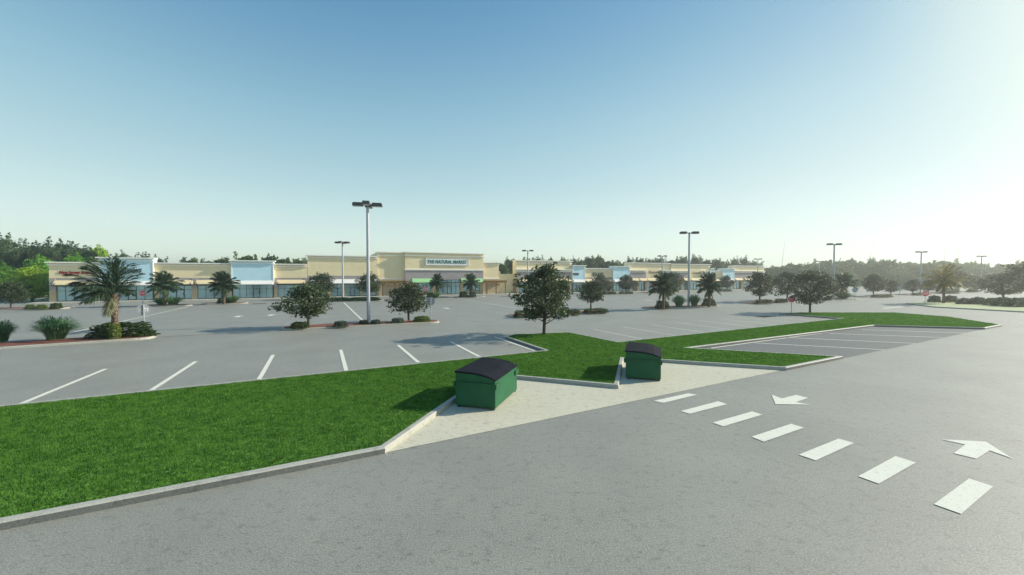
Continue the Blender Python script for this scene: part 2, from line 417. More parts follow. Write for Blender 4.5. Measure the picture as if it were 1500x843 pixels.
# ------------------------------------------------------------------ text
def text_mesh(s, size, depth=0.03, bold=0.0, shear=0.0, spacing=1.0):
    c = bpy.data.curves.new('text', 'FONT'); c.body = s; c.size = size; c.extrude = depth; c.offset = bold; c.shear = shear
    c.align_x = 'CENTER'; c.align_y = 'CENTER'; c.space_character = spacing; c.resolution_u = 3
    o = bpy.data.objects.new('text', c); COL.objects.link(o)
    dg = bpy.context.evaluated_depsgraph_get(); dg.update()
    me = bpy.data.meshes.new_from_object(o.evaluated_get(dg))
    bpy.data.objects.remove(o); bpy.data.curves.remove(c)
    return me
def lettering(s, width, height, mat, parent, x, y, z, bold=0.0, shear=0.0, spacing=1.0, name='lettering'):
    me = text_mesh(s, 1.0, 0.02, bold, shear, spacing); me.materials.clear(); me.materials.append(mat)
    co = np.zeros(len(me.vertices) * 3, dtype=np.float32); me.vertices.foreach_get('co', co); co = co.reshape(-1, 3)
    co[:, 0] -= (co[:, 0].max() + co[:, 0].min()) / 2; co[:, 1] -= (co[:, 1].max() + co[:, 1].min()) / 2
    co[:, 0] *= width / np.ptp(co[:, 0]); co[:, 1] *= height / np.ptp(co[:, 1]); co[:, 2] *= 1.5
    me.vertices.foreach_set('co', co.ravel()); me.update()
    o = link(name, me, parent, (x, y, z)); o.rotation_euler = (R(90), 0, 0)
    return o

# ------------------------------------------------------------------ shops
P0 = Vector((-57.1, 68.8, 0)); AZ = 65.4
U = Vector((math.sin(R(AZ)), math.cos(R(AZ)), 0))
def S(px):
    t = (px - CX) / F
    return (t * P0.y - P0.x) / (U.x - U.y * t)
def ZH(px, py): return height_at(P0 + U * S(px), py)

def building(name, label, px0):
    return thing(name, label, 'shop building', P0 + U * S(px0), R(90 - AZ)), S(px0)
class Shop:
    def __init__(s, name, label, px0):
        s.root, s.s0 = building(name, label, px0)
    def x(s, px): return S(px) - s.s0
    def part(s, name, mat, *boxes, bevel=0):
        m = MB()
        for b in boxes: m.box(*b)
        return m.build(name, mat, s.root, bevel=bevel)
    def cornice(s, x0, x1, zt, y=0.0, h=.5, over=.35, ends=(1, 1)):
        """two-step white cornice around the front and returned at the ends"""
        e0, e1 = over * ends[0], over * ends[1]
        s.part('cornice', white_m, (x0 - e0, x1 + e1, y - over, y + 1.2, zt - .13, zt + .05),
               (x0 - e0*.5, x1 + e1*.5, y - over*.5, y + 1.0, zt - h, zt - h + .16))
    def band(s, x0, x1, z, y=0.0, h=.18, name='trim_band'):
        s.part(name, white_m, (x0, x1, y - .12, y + .1, z - h/2, z + h/2))
    def wall(s, x0, x1, z0, z1, mat, y=0.0, depth=14.0, name='wall'):
        return s.part(name, mat, (x0, x1, y, depth, z0, z1))
    def store(s, x0, x1, zt, y=.25, door=0.5, zb=.17, tz=None, pane=1.05):
        w = x1 - x0; tz = tz or zb + (zt - zb) * .69
        gl = s.part('storefront_window', glass_m, (x0, x1, y, y + .04, zb, zt))
        n = max(2, round(w / pane)); fw = .045; m = MB(); yy = (y - .06, y - .004)
        dk = min(n - 1, int(n * door)); dx0, dx1 = x0 + w * dk / n, x0 + w * (dk + 1) / n
        for k in range(n + 1):
            xx = x0 + w * k / n; m.box(xx - fw/2, xx + fw/2, *yy, zb, zt)
        m.box(x0, x1, y - .052, y - .006, tz - fw/2, tz + fw/2); m.box(x0, x1, y - .053, y - .006, zb, zb + .09)
        m.box(x0, x1, y - .053, y - .006, zt - .07, zt)
        m.build('frame', black_m, gl)
        d = MB(); t = .085; yd = (y - .09, y - .003)
        d.box(dx0, dx0 + t, *yd, zb, tz); d.box(dx1 - t, dx1, *yd, zb, tz); d.box(dx0 + t, dx1 - t, *yd, tz - t, tz); d.box(dx0 + t, dx1 - t, *yd, zb, zb + .14)
        d.box(dx1 - t - .09, dx1 - t - .05, y - .15, y - .1, zb + .7, zb + 1.15)
        d.build('door', black_m, gl)
        return gl
    def awning(s, x0, x1, z0, z1, mat, y=0.0, out=.55):
        m = MB(); m.prism_x([(y - .02, z1), (y - out, z0 + .1), (y - out, z0), (y - .02, z0)], x0, x1); return m.build('awning', mat, s.root)
    def canopy(s, x0, x1, z, y=0.0, out=.9):
        m = MB(); m.box(x0, x1, y - out, y - .01, z - .07, z + .07)
        for xx in (x0 + .25, x1 - .25):
            m.tube([(xx, y - out + .1, z + .06), (xx, y - .03, z + .62)], [.045, .045], 6)
        return m.build('canopy', black_m, s.root)
    def pillar(s, x0, x1, zs, zt, y=-.06):
        s.part('pillar', stone_m, (x0, x1, y - .04, .3, .15, zs))
        s.part('pillar_top', mauve_m, (x0 + .01, x1 - .01, y, .3, zs, zt))

ZG, ZA0, ZA1, ZM1 = 2.52, 2.62, 3.42, 3.76       # top of glass, awning bottom/top, mauve band top
def cream_shop(B, px0, px1, ytop, stores, ends=(0, 0), zscale=1.0, canopy=True, stone_top=1.9):
    """cream parapet over a mauve band, awnings and glass shopfronts between stone pillars"""
    x0, x1 = B.x(px0), B.x(px1); pm = (px0 + px1) / 2; zt = ZH(pm, ytop)
    k = zscale
    B.wall(x0, x1, ZM1 * k, zt, cream_m); B.cornice(x0, x1, zt, ends=ends)
    B.wall(x0, x1, ZG * k + .08, ZM1 * k, mauve_m, y=.02, name='wall_band')
    B.wall(x0, x1, .15, ZG * k + .08, stone_m, y=.45, name='lower_wall')
    xs = [x0]
    for a, b in stores:
        sa, sb = B.x(a), B.x(b)
        B.store(sa, sb, ZG * k)
        B.awning(sa - .15, sb + .15, ZA0 * k + .06, ZA1 * k, awn_cream, y=.02)
        if canopy: B.canopy(sa - .2, sb + .2, ZA0 * k - .02, y=.02)
        xs += [sa, sb]
    xs.append(x1)
    for i in range(0, len(xs), 2):
        if xs[i+1] - xs[i] > .2: B.pillar(xs[i] + .012, xs[i+1] - .012, stone_top * k, ZM1 * k - .02)
def blue_tower(B, px0, px1, ytop, yaw, glass=True, proud=.45, zb=3.25):
    x0, x1 = B.x(px0), B.x(px1); zt = ZH((px0 + px1) / 2, ytop); y = -proud
    B.wall(x0, x1, zb, zt, blue_m, y=y, depth=1.5, name='tower_wall'); B.part('roof', white_m, (x0, x1, 1.503, 14.0, zb, min(zt - 1.2, 5.4))); B.cornice(x0, x1, zt, y=y, h=.55)
    B.part('corner_trim', white_m, (x0 - .06, x0 + .10, y - .04, .01, ZG + .02, zt - .56)); B.part('corner_trim', white_m, (x1 - .10, x1 + .06, y - .04, .01, ZG + .02, zt - .56))
    B.wall(x0, x1, ZG + .08, zb, white_m, y=y + .02, name='fascia')
    B.awning(x0 + .14, x1 - .14, ZG + .06, zb + .05, awn_white, y=y, out=.5)
    B.wall(x0, x1, .15, ZG + .08, stone_m, y=.45, name='lower_wall')
    B.store(x0 + .15, x1 - .15, ZG + .05, y=y + .3)
    return x0, x1, zt, y

# --- left row
B1 = Shop('shop_row', 'long row of cream shops with two pale blue towers left of the natural market', 72)
cream_shop(B1, 72, 148, 384.6, [(81.5,145)], ends=(1, 0))
tx0, tx1, tzt, ty = blue_tower(B1, 148, 226, 378, 0)
cream_shop(B1, 226, 340, 385.8, [(233,281),(289,336)])
blue_tower(B1, 340, 401, 382.3, 0)
cream_shop(B1, 401, 450.5, 387.2, [(407,445.5)])
xa, xb = B1.x(86.5), B1.x(141)
lettering('New Jersey Boat Co', xb - xa, .66, txt_red, B1.root, (xa + xb)/2, -.04, ZH(112, 400.2), bold=.035, shear=.3, name='red_script_lettering')
xa, xb = B1.x(165), B1.x(210)
lettering('C FATBOYS', xb - xa, .62, txt_black, B1.root, (xa + xb)/2, ty - .05, ZH(187, 396.5), bold=.02, shear=.2, name='black_lettering')
B1.part('side_canopy', black_m, (-1.0, -.01, .4, 3.0, 2.62, 2.74))

# --- market
B2 = Shop('market_building', 'tall cream market building with the natural market sign and green awnings', 451)
x0, x1 = B2.x(451), B2.x(554); zt = ZH(505, 375)
B2.wall(x0, x1, 4.15, zt, cream_m); B2.cornice(x0, x1, zt, ends=(1, 0))
B2.wall(x0, x1, 2.62, 4.15, mauve_m, y=.02, name='wall_band'); B2.wall(x0, x1, .15, 2.62, stone_m, y=.45, name='lower_wall')
xs = [x0]
for a, b in [(456,478),(484,504),(505.5,527),(532,551)]:
    B2.store(B2.x(a), B2.x(b), 2.55); B2.awning(B2.x(a) - .1, B2.x(b) + .1, 2.66, 3.5, awn_white, y=.02); xs += [B2.x(a), B2.x(b)]
xs.append(x1)
for i in range(0, len(xs), 2):
    if xs[i+1] - xs[i] > .15: B2.pillar(xs[i] + .012, xs[i+1] - .012, 2.3, 2.6)
# stepped block over the left pergola
xg0, xg1 = B2.x(554), B2.x(593); ztg = ZH(575, 369.8)
B2.wall(xg0, xg1, .15, ztg, cream_m, y=.15); B2.cornice(xg0, xg1, ztg, y=.15, h=.75, ends=(1, 0))
# centre block
xh0, xh1 = B2.x(593), B2.x(707); zth = ZH(650, 371); yb = -.5
B2.wall(xh0, xh1, ZH(650,395.6), zth, cream_m, y=yb, name='front_wall'); B2.cornice(xh0, xh1, zth, y=yb, h=.75)
B2.band(xh0 - .12, xh1 + .12, ZH(650,395.6), y=yb, h=.26)
zw = 2.75
B2.wall(xh0, xh1, zw, ZH(650,395.6), mauve_m, y=yb + .03, name='wall_band')
B2.wall(xh0, xh1, .15, zw, stone_m, y=.3, name='lower_wall')
for a, b in [(595,607),(631,641),(673,678),(702,706.5)]:
    B2.part('pillar', stone_m, (B2.x(a), B2.x(b), yb, .3, .15, zw - .003))
for a, b in [(607,631),(678,702)]:
    B2.part('sill_wall', stone_m, (B2.x(a) + .003, B2.x(b) - .003, yb + .1, .3, .15, .82))
    B2.store(B2.x(a), B2.x(b), zw - .05, y=yb + .3, zb=.83, pane=.9)
    B2.awning(B2.x(a) - .6, B2.x(b) + .6, zw - .02, 3.62, awn_green, y=yb + .03, out=.8)
B2.store(B2.x(641.5), B2.x(672.5), 3.35, y=yb - .02, door=.4, tz=1.95, pane=1.0)
B2.canopy(B2.x(641), B2.x(674), 2.8, y=yb - .1, out=1.2)
xa, xb = B2.x(622.5), B2.x(685); zc = ZH(653, 384); hh = .78
sb = B2.part('sign_board', wht_m, (xa + .1, xb - .1, yb - .16, yb - .01, zc - hh + .1, zc + hh - .1))
m = MB()
m.box(xa, xb, yb - .2, yb - .01, zc + hh - .1, zc + hh); m.box(xa, xb, yb - .2, yb - .01, zc - hh, zc - hh + .1)
m.box(xa, xa + .1, yb - .2, yb - .01, zc - hh + .1, zc + hh - .1); m.box(xb - .1, xb, yb - .2, yb - .01, zc - hh + .1, zc + hh - .1)
m.build('border', sm('sign_border', (0.55,0.53,0.5), .6), sb)
lettering('THE NATURAL MARKET', (xb - xa) * .92, .74, txt_green, sb, (xa + xb)/2, yb - .185, zc, bold=.028, spacing=1.05)
# right lower block and back wall
xi0, xi1 = B2.x(707), B2.x(731); zti = ZH(719, 384.8)
B2.wall(xi0, xi1, .15, zti, cream_m, y=.1); B2.cornice(xi0, xi1, zti, y=.1, ends=(0, 1))
B2.wall(xi1, B2.x(756) - .05, .15, ZH(743, 401.6), cream_m, y=1.5, name='low_wall')
B2.part('vent_pipe', white_m, (xi1 + 1.2, xi1 + 1.36, 2.5, 2.66, ZH(743,401.6), ZH(743,401.6) + .6))
def pergola(B, pxa, pxb, posts, y0, zt=ZH(575, 412.2)):
    xa, xb = B.x(pxa), B.x(pxb)
    B.part('trim_band', white_m, (xa + .1, xb - .9, y0 - .08, y0 + .05, zt + .38, zt + .62))
    B.part('stone_panel', stone_m, (xa + .6, xb - .9, y0 - .05, y0 + .1, .15, 2.35))
    m = MB(); m.box(xa - .1, xb + .1, y0 - 1.75, y0 - 1.55, zt - .45, zt - .12); m.box(xa - .1, xb + .1, y0 - .35, y0 - .15, zt - .45, zt - .12)
    for k in range(14):
        xx = xa + (xb - xa) * k / 13; m.box(xx - .06, xx + .06, y0 - 1.95, y0 - .06, zt - .117, zt + .1)
    t = m.build('pergola_roof', wood_top, B.root)
    for px in posts:
        B.part('post', wood_m, (B.x(px) - .11, B.x(px) + .11, y0 - 1.74, y0 - 1.56, .15, zt - .453))
pergola(B2, 556, 596, [559,577,594.5], .15)
pergola(B2, 707.5, 738, [709.5,723,736.5], .1)

# --- right row
B3 = Shop('shop_row', 'long far row of cream, mauve and pale blue shops right of the market', 756)
def tall_block(B, px0, px1, ytop, yband, mauves, stores, ends=(1, 1), y=0.0):
    x0, x1 = B.x(px0), B.x(px1); pm = (px0 + px1)/2; zt = ZH(pm, ytop); zb = ZH(pm, yband)
    B.wall(x0, x1, ZG + .5, zt, cream_m, y=y, depth=1.9); B.part('roof', white_m, (x0, x1, 1.903, 14.0, ZG + .5, 4.4)); B.cornice(x0, x1, zt, y=y, h=.7, ends=ends)
    for a, b in mauves:
        B.part('wall_band', mauve_m, (B.x(a), B.x(b), y - .2, y - .003, ZG + .52, zb - .1))
        B.part('trim_band', white_m, (B.x(a) - .3, B.x(b) + .3, y - .55, y - .002, zb + .32, zb + .52), (B.x(a) - .15, B.x(b) + .15, y - .4, y - .002, zb - .1, zb + .08))
    B.wall(x0, x1, .15, ZG + .5, stone_m, y=y + .6, name='lower_wall')
    xs = [x0]
    for a, b in stores:
        sa, sb = B.x(a), B.x(b); B.store(sa, sb, ZG + .2, y=y + .3, pane=1.3)
        B.awning(sa - .2, sb + .2, ZG + .3, ZG + 1.05, awn_cream, y=y - .21, out=.6); B.canopy(sa - .2, sb + .2, ZG + .24, y=y - .21, out=.8)
        xs += [sa, sb]
    xs.append(x1)
    for i in range(0, len(xs), 2):
        if xs[i+1] - xs[i] > .15: B.part('pillar', stone_m, (xs[i] + .01, xs[i+1] - .01, y - .15, y + .3, .15, ZG + .49))
tall_block(B3, 756, 837, 382.2, 398, [(757.5,835.5)], [(760,776),(781,797),(802,815),(820,834)])
x0, x1, z1, y1 = blue_tower(B3, 837.5, 855, 389.3, 0)
lettering('PIZZERIA', B3.x(846.5) - B3.x(837.8), .5, txt_black, B3.root, B3.x(842.2), y1 - .05, ZH(842,401.7), bold=.03)
cream_shop(B3, 855.5, 896.5, 393.5, [(858,866),(869,880),(885.5,893.5)])
lettering('EULA & BAX', B3.x(884) - B3.x(868), .95, txt_black, B3.root, B3.x(876), -.05, ZH(876,402.2), bold=.02)
blue_tower(B3, 897, 920.5, 390.5, 0)
tall_block(B3, 921, 981, 385.6, 398.8, [(921.5,946),(967,980)], [(926,933),(936.5,945),(948,958),(961,978)], ends=(1, 0))
tall_block(B3, 981.2, 1038, 387.4, 399.6, [(982,1007),(1026,1037)], [(986,996),(1000,1006.5),(1010,1026),(1029,1036)], ends=(0, 1), y=-.3)
lettering('Repeats', B3.x(964.5) - B3.x(950), .9, txt_brown, B3.root, B3.x(957.5), -.05, ZH(957,399.3), bold=.025, shear=.2)
lettering('Coastal', B3.x(1025) - B3.x(1013.5), .7, txt_brown, B3.root, B3.x(1019), -.35, ZH(1019,399.8), bold=.02, shear=.2)
blue_tower(B3, 1038.5, 1043.5, 393.2, 0)
cream_shop(B3, 1044, 1056.5, 397, [(1046,1055)])
blue_tower(B3, 1057, 1073.5, 393.8, 0)
tall_block(B3, 1074, 1119, 389.8, 399.4, [(1074.6,1118)], [(1076,1085),(1090,1100),(1104,1115)])

# walkway in front of the shops
def walkway(px0, px1, w0=-2.6, w1=14.3):
    a, b = P0 + U * S(px0), P0 + U * S(px1); V = Vector((-U.y, U.x, 0))
    m = MB(); e = 1.2
    pts = [a - U*e + V*w0, b + U*e + V*w0, b + U*e + V*w1, a - U*e + V*w1]
    m.v = [(p.x, p.y, -.02) for p in pts] + [(p.x, p.y, .15) for p in pts]
    m.f = [(4,5,6,7),(0,1,5,4),(1,2,6,5),(2,3,7,6),(3,0,4,7)]
    struct(m.build('walkway', walk_m))
walkway(70, 1119)

# ------------------------------------------------------------------ bins
def dumpster(pa, az, label, sc=1.0):
    """origin at the near right corner; x runs left along the short end, y runs back along the long side"""
    t = thing('dumpster', label, 'dumpster', at(*pa), R(-az), 'green bins on the concrete pad', sc)
    W, D, z0 = 1.30, 2.2, .07
    # profile across the short end; x negative to the left
    lidp = [(0.0, .905), (-.25, .985), (-.5, 1.035), (-.75, 1.06), (-1.0, 1.065), (-W, 1.06)]
    body = MB(); body.prism_y([(0, z0), (0, .90), (-.25, .98), (-.5, 1.03), (-.75, 1.055), (-W, 1.055), (-W, z0)], 0, D)
    b = body.build('body', dgreen_m, t, bevel=.012)
    lid = MB(); top = [(.03, .915)] + [(x, z + .05) for x, z in lidp[1:-1]] + [(-W - .02, 1.115)]
    prof = top + [(-W - .02, 1.058)] + [(x, z - .008) for x, z in lidp[1:-1]][::-1] + [(.03, .885)]
    lid.prism_y(prof[::-1], -.03, D/2 - .006); lid.build('lid', dlid_m, t, bevel=.01)
    lid = MB(); lid.prism_y(prof[::-1], D/2 + .006, D + .03); lid.build('lid', dlid_m, t, bevel=.01)
    r = MB()
    r.box(-W - .0, 0, -.055, -.002, .775, .80); r.build('end_rib', dgreen_m, t)
    r = MB(); r.box(-W, 0, D + .002, D + .055, .775, .80); r.build('end_rib', dgreen_m, t)
    for x0, x1 in ((-W - .06, -W - .002), (.002, .05)):
        for y0, y1 in ((-.04, .30), (D - .3, D + .04)):
            s = MB(); s.box(x0, x1, y0, y1, .64, .795); s.build('lift_sleeve', dgreen_m, t, bevel=.008)
    for x in (-W + .05, -.12):
        for y in (.0, D - .1):
            f = MB(); f.box(x, x + .09, y + .005, y + .095, 0.008, z0 - .001); f.box(x + .01, x + .08, y - .012, y + .004, 0.02, .1); f.build('foot', dfoot_m, t)
    r = MB(); r.tube([(-W - .045, .1, 1.07), (-W - .045, D - .1, 1.07)], [.022, .022], 8); r.build('hinge_rod', dfoot_m, t)
dumpster((725.5, 602.5), 17.7, 'dark green dumpster with black curved lid, nearer one beside the lawn corner')
dumpster((968, 559.3), 19.0, 'dark green dumpster with black lid further right, close to the raised kerb corner')

# ------------------------------------------------------------------ lamp posts
def lamp(px, py, ytop, heads, label, rot=0.0):
    p = at(px, py); h = height_at(p, ytop)
    t = thing('lamp_post', label, 'lamp post', p, R(rot), 'parking lot lamp posts')
    m = MB(); m.tube([(0,0,.02), (0,0,h - .25)], [.145, .115], 12); m.build('pole', pole_m, t, smooth=False)
    m = MB(); m.box(-.26, .26, -.26, .26, .0, .03); 
    for a in (-.19, .19):
        for b in (-.19, .19): m.tube([(a,b,.03),(a,b,.09)], [.025,.025], 6)
    m.build('base_plate', pole_m, t)
    m = MB(); m.box(-.09, .09, -.09, .09, h - .249, h - .05); m.build('hub', head_m, t)
    for k in range(heads):
        a = 2 * math.pi * k / heads; c, s = math.cos(a), math.sin(a)
        M = Matrix.Rotation(a, 4, 'Z')
        def put(mb):
            mb.v = [tuple(M @ Vector(v)) for v in mb.v]; return mb
        m = MB(); m.prism_y([(.36, h - .2), (.36, h + .02), (.42, h + .08), (1.12, h + .08), (1.18, h - .02), (1.18, h - .2)], -.27, .27)
        m.box(.05, .36, -.05, .05, h - .15, h - .06)
        hd = put(m).build('lamp_head', head_m, t, bevel=.015)
        m = MB(); m.box(.42, 1.12, -.21, .21, h - .225, h - .201); put(m).build('lens', lens_m, hd)
lamp(540, 475, 299, 4, 'tall grey four-headed lamp post in the mulch bed between two dark trees', 12)
lamp(502.5, 441, 355, 4, 'slim four-headed lamp post in the far hedge strip left of the market', 0)
lamp(773, 433.5, 367, 2, 'distant lamp post behind the large tree on the lawn', 0)
lamp(969.5, 427.8, 375, 2, 'small distant lamp post behind the left palm in front of the right shops', 0)
lamp(1008.5, 450.3, 340.5, 2, 'tall two-headed lamp post between two palms and tufts of grass', -3)
lamp(1109.5, 424.5, 379.5, 2, 'small distant lamp post at the right end of the shops', 0)
lamp(1199.5, 422, 383, 2, 'tiny distant lamp post against the wood beside a taller one', 0)
lamp(1220.5, 439, 357.5, 2, 'two-headed lamp post rising behind the dark spreading tree with the stop sign', 0)
lamp(1348, 431.3, 369, 2, 'lamp post between two small trees left of the golden palm', 0)
lamp(1436.5, 426.8, 375.3, 2, 'distant lamp post at the far right between the golden palm and dark tree', 0)

# ------------------------------------------------------------------ signs
def stop_sign(px, py, label, facing, hgt=2.0, r=.40):
    p = at(px, py); d = math.atan2(p.x, p.y)
    t = thing('stop_sign', label, 'road sign', p, -d + (0 if facing else math.pi), 'octagonal stop signs', None)
    m = MB(); m.tube([(0, .03, 0), (0, .03, hgt + .1)], [.034, .034], 8); m.build('post', pole_m, t)
    def octa(rr): return [(rr * math.cos(R(22.5 + 45 * k)), hgt - .22 + rr * math.sin(R(22.5 + 45 * k))) for k in range(8)]
    m = MB(); m.prism_y(octa(r), -.022, -.004); m.build('back_plate', back_m, t)
    m = MB(); m.prism_y(octa(r), -.026, -.0225); m.build('white_border', wht_m, t)
    m = MB(); m.prism_y(octa(r - .035), -.030, -.0265); pl = m.build('face', red_m, t)
    lettering('STOP', .50, .24, wht_m, pl, 0, -.034, hgt - .22, bold=.03)
    return t
stop_sign(209, 449.3, 'red stop sign across the lane right of the big left palm crown', True)
stop_sign(211.2, 492.6, 'grey back of a stop sign at the tip of the near left palm bed', False)
stop_sign(623, 437.6, 'small red stop sign in front of the green awning of the market', True)
stop_sign(631, 470.8, 'grey stop sign back at the right end of the mulch bed with tall lamp', False)
stop_sign(954.3, 429, 'tiny red stop sign in front of the shops left of the palms', True)
stop_sign(1159.3, 458.8, 'red stop sign on the lawn tip beside the dark spreading tree', True, hgt=1.75)
stop_sign(1355, 448.4, 'red stop sign at the tip of the pale turf island near the golden palm', True, hgt=1.9)
stop_sign(1252, 441, 'thin grey back of a stop sign right of the green grass clump', False)
stop_sign(1317, 434.8, 'thin grey back of a stop sign between the two pairs of small trees', False)

# ------------------------------------------------------------------ plants
def leaves(pts, size, rng, up=0.25, ratio=.5):
    """rhombic leaf faces at pts, random orientation with a bias to lie flat"""
    n = len(pts); a = rng.normal(size=(n, 3)); a /= np.linalg.norm(a, axis=1)[:, None]
    b = rng.normal(size=(n, 3)); b[:, 2] *= (1 - up); a[:, 2] *= (1 - up)
    a /= np.linalg.norm(a, axis=1)[:, None]
    b -= (b * a).sum(1)[:, None] * a; b /= np.linalg.norm(b, axis=1)[:, None]
    s = size * rng.uniform(.6, 1.35, n)[:, None]
    return np.stack([pts - a*s*.5, pts + b*s*ratio*.5, pts + a*s*.5, pts - b*s*ratio*.5], 1)
def clump(c, r, n, rng, flat=.65):
    d = rng.normal(size=(n, 3)); d /= np.linalg.norm(d, axis=1)[:, None]
    k = rng.uniform(.25, 1.0, n) ** .6
    return np.array(c) + d * (k * r)[:, None] * np.array([1, 1, flat])

PROTO = {}
def broadleaf(key, h, w, seed, nclump, nleaf, leaf, mat, crown0=.28, trunk_r=.09, shape=.45, clr=.24, shoots=0, flat=.6):
    """trunk + limbs mesh and leaf-clump crown mesh of a tree h tall, w wide"""
    rng = np.random.default_rng(seed); rr = random.Random(seed)
    z0 = h * crown0; cl = []
    for i in range(nclump):
        t = (i + rr.random()) / nclump
        prof = math.sin(math.pi * min(1, (t * .92 + .06)) ** (1.0 if shape == .5 else math.log(.5) / math.log(shape))) ** .65
        r = w * .5 * prof * (1 - clr * .7) * math.sqrt(rr.uniform(.12, 1)) * rr.uniform(.72, 1.22); a = i * 2.4 + rr.uniform(-.5, .5)
        cl.append((r * math.cos(a), r * math.sin(a), z0 + (h - z0) * (t * .9 + .04)))
    P = []
    for c in cl:
        rad = w * clr * rr.uniform(.65, 1.15)
        P.append(clump(c, rad, int(nleaf * rr.uniform(.7, 1.2)), rng, flat))
        for q in range(2):   # stray twigs
            e = np.array(c) + np.array([rr.uniform(-1, 1), rr.uniform(-1, 1), rr.uniform(-.5, .6)]) * rad * 1.15
            P.append(clump(e, rad * .35, int(nleaf * .12), rng, .6))
    for k in range(shoots):
        a, r = rr.uniform(0, 6.28), w * .40 * math.sqrt(rr.random()); zt = h * rr.uniform(.86, 1.10); lx, ly = rr.uniform(-.05, .14) * h, rr.uniform(-.08, .08) * h
        for q in range(10):
            f = q / 9; sp = w * .05 * (1.3 - f)
            P.append(clump((r*math.cos(a) + lx*f*f + rr.uniform(-sp, sp)*1.5, r*math.sin(a) + ly*f + rr.uniform(-sp, sp), h*.62 + (zt - h*.62) * f), w * (.115 - .07*f) * rr.uniform(.8, 1.2), int(nleaf * (.34 - .22*f)), rng, 1.25))
    crown = np_mesh('crown', leaves(np.concatenate(P), leaf, rng), 4, mat)
    m = MB(); lean = w * .03
    m.tube([(0,0,-.05), (0,0,h*.06), (lean*.4,0,h*.25), (lean,0,h*.55), (lean*.6,0,h*.86)], [trunk_r*1.5, trunk_r*1.1, trunk_r, trunk_r*.6, trunk_r*.15], 8)
    for c in cl[::2]:
        zb = max(h*.16, min(c[2] - h*.08, h*.7) - .25 * math.hypot(c[0], c[1])); b0 = (lean*.5, 0, zb)
        mid = (c[0]*.55, c[1]*.55, zb + (c[2]-zb)*.45 ); m.tube([b0, mid, c], [trunk_r*.42, trunk_r*.26, trunk_r*.08], 5, cap=False)
    PROTO[key] = (m.mesh('trunk', bark_m, True), crown, h, w)
def plant_tree(key, px, py, ytop, wpx, label, group, name='tree', cat='tree', rz=None, p=None):
    tr, cr, h, w = PROTO[key]; p = p or at(px, py); hh = height_at(p, ytop); ww = wpx / F * p.y
    t = thing(name, label, cat, p, rz if rz is not None else (px * 1.7) % 6.28, group, (ww / w, ww / w, hh / h))
    link('trunk', tr, t); link('crown', cr, t)
    return t
for k in range(3): broadleaf(f'oak{k}', 3.6, 3.4, 10 + k, 34, 105, .21, L_oak, crown0=.30, trunk_r=.085)
for k in range(3): broadleaf(f'mag{k}', 3.8, 3.4, 30 + k, 38, 95, .20, L_mag, crown0=.24, trunk_r=.08, shape=.40, clr=.19)
broadleaf('big', 4.7, 4.6, 77, 50, 140, .20, L_oak, crown0=.24, trunk_r=.105, shape=.42, clr=.16, flat=.55)
broadleaf('spread', 4.4, 5.4, 52, 50, 110, .21, L_mag, crown0=.24, trunk_r=.10, shape=.5, clr=.16, flat=.5)
GT = 'trees in the parking lot'
plant_tree('oak0', 452, 480.5, 418, 74, 'bushy dark tree at the left end of the mulch bed with the tall lamp', GT)
plant_tree('oak1', 471, 439, 402.5, 42, 'dark tree in the far hedge strip behind the bushy tree and before the cream wall', GT)
plant_tree('oak2', 540.5, 438.6, 402.5, 35, 'dark tree half hidden behind the tall four-headed lamp pole', GT)
plant_tree('oak1', 598.8, 471.8, 418, 62, 'dark tree at the right end of the mulch bed with the tall lamp', GT, rz=2.5)
plant_tree('big', 797, 492.5, 389, 100, 'large dark tree standing on the near lawn, biggest crown of all', GT, rz=.8)
plant_tree('oak2', 865.5, 452.8, 414.5, 42, 'dark round tree just right of the large lawn tree, over a low hedge', GT)
plant_tree('mag0', 880, 431, 403, 30, 'tree peeking above the round tree in front of the black shop lettering', GT)
plant_tree('mag1', 917.3, 430, 403.5, 29, 'neat round dark tree in a turf strip before the second blue tower on the right', GT)
plant_tree('mag2', 891.5, 430.5, 411, 11, 'thin sapling in the turf strip beside the neat round tree', GT)
plant_tree('oak0', 987, 428.6, 400.5, 30, 'dark tree behind the left palm in front of the right shops', GT)
plant_tree('mag1', 1064, 426.6, 404.5, 22, 'small dark tree in the turf strip right of the palms', GT)
plant_tree('mag0', 1113, 442.8, 399.5, 46, 'dark oval tree at the end of the right shops', GT)
plant_tree('mag2', 1153, 440.5, 400, 40, 'dark oval tree right behind the stop sign on the lawn tip', GT)
plant_tree('spread', 1186.5, 459, 398, 74, 'broad spreading dark tree on the far lawn tip beside the stop sign', GT, rz=1.2)
plant_tree('mag0', 1208, 440, 402.5, 38, 'dark tree behind the right side of the broad spreading tree', GT)
plant_tree('mag1', 1279.5, 434.3, 402.5, 32, 'small dark tree, left and taller of the first pair right of the grass clump', GT)
plant_tree('mag2', 1305, 433, 410.5, 27, 'small dark tree, right and lower of the first pair right of the grass clump', GT)
plant_tree('mag0', 1337, 431.6, 410, 26, 'small dark tree just left of the lamp post near the golden palm', GT, rz=4.)
plant_tree('mag1', 1360, 430.8, 410.5, 25, 'small dark tree above the red stop sign near the golden palm', GT, rz=3.)
plant_tree('mag2', 1404, 428, 399, 38, 'dark tree right behind the golden palm, over a clipped hedge', GT, rz=3.)
plant_tree('mag0', 1427.5, 427, 405, 27, 'small tree over lime green shrubs left of the far right lamp post', GT, rz=2.)
plant_tree('spread', 1470, 440.5, 401, 66, 'wide dark tree behind the deep green shrubs at the right edge', GT, rz=2.2)
plant_tree('big', 1521, 443, 372, 62, 'tree cut off by the right edge of the view, reaching over the shrubs', GT)
plant_tree('oak2', 16, 453.8, 414, 38, 'small dark tree in the turf bed at the far left edge', GT)

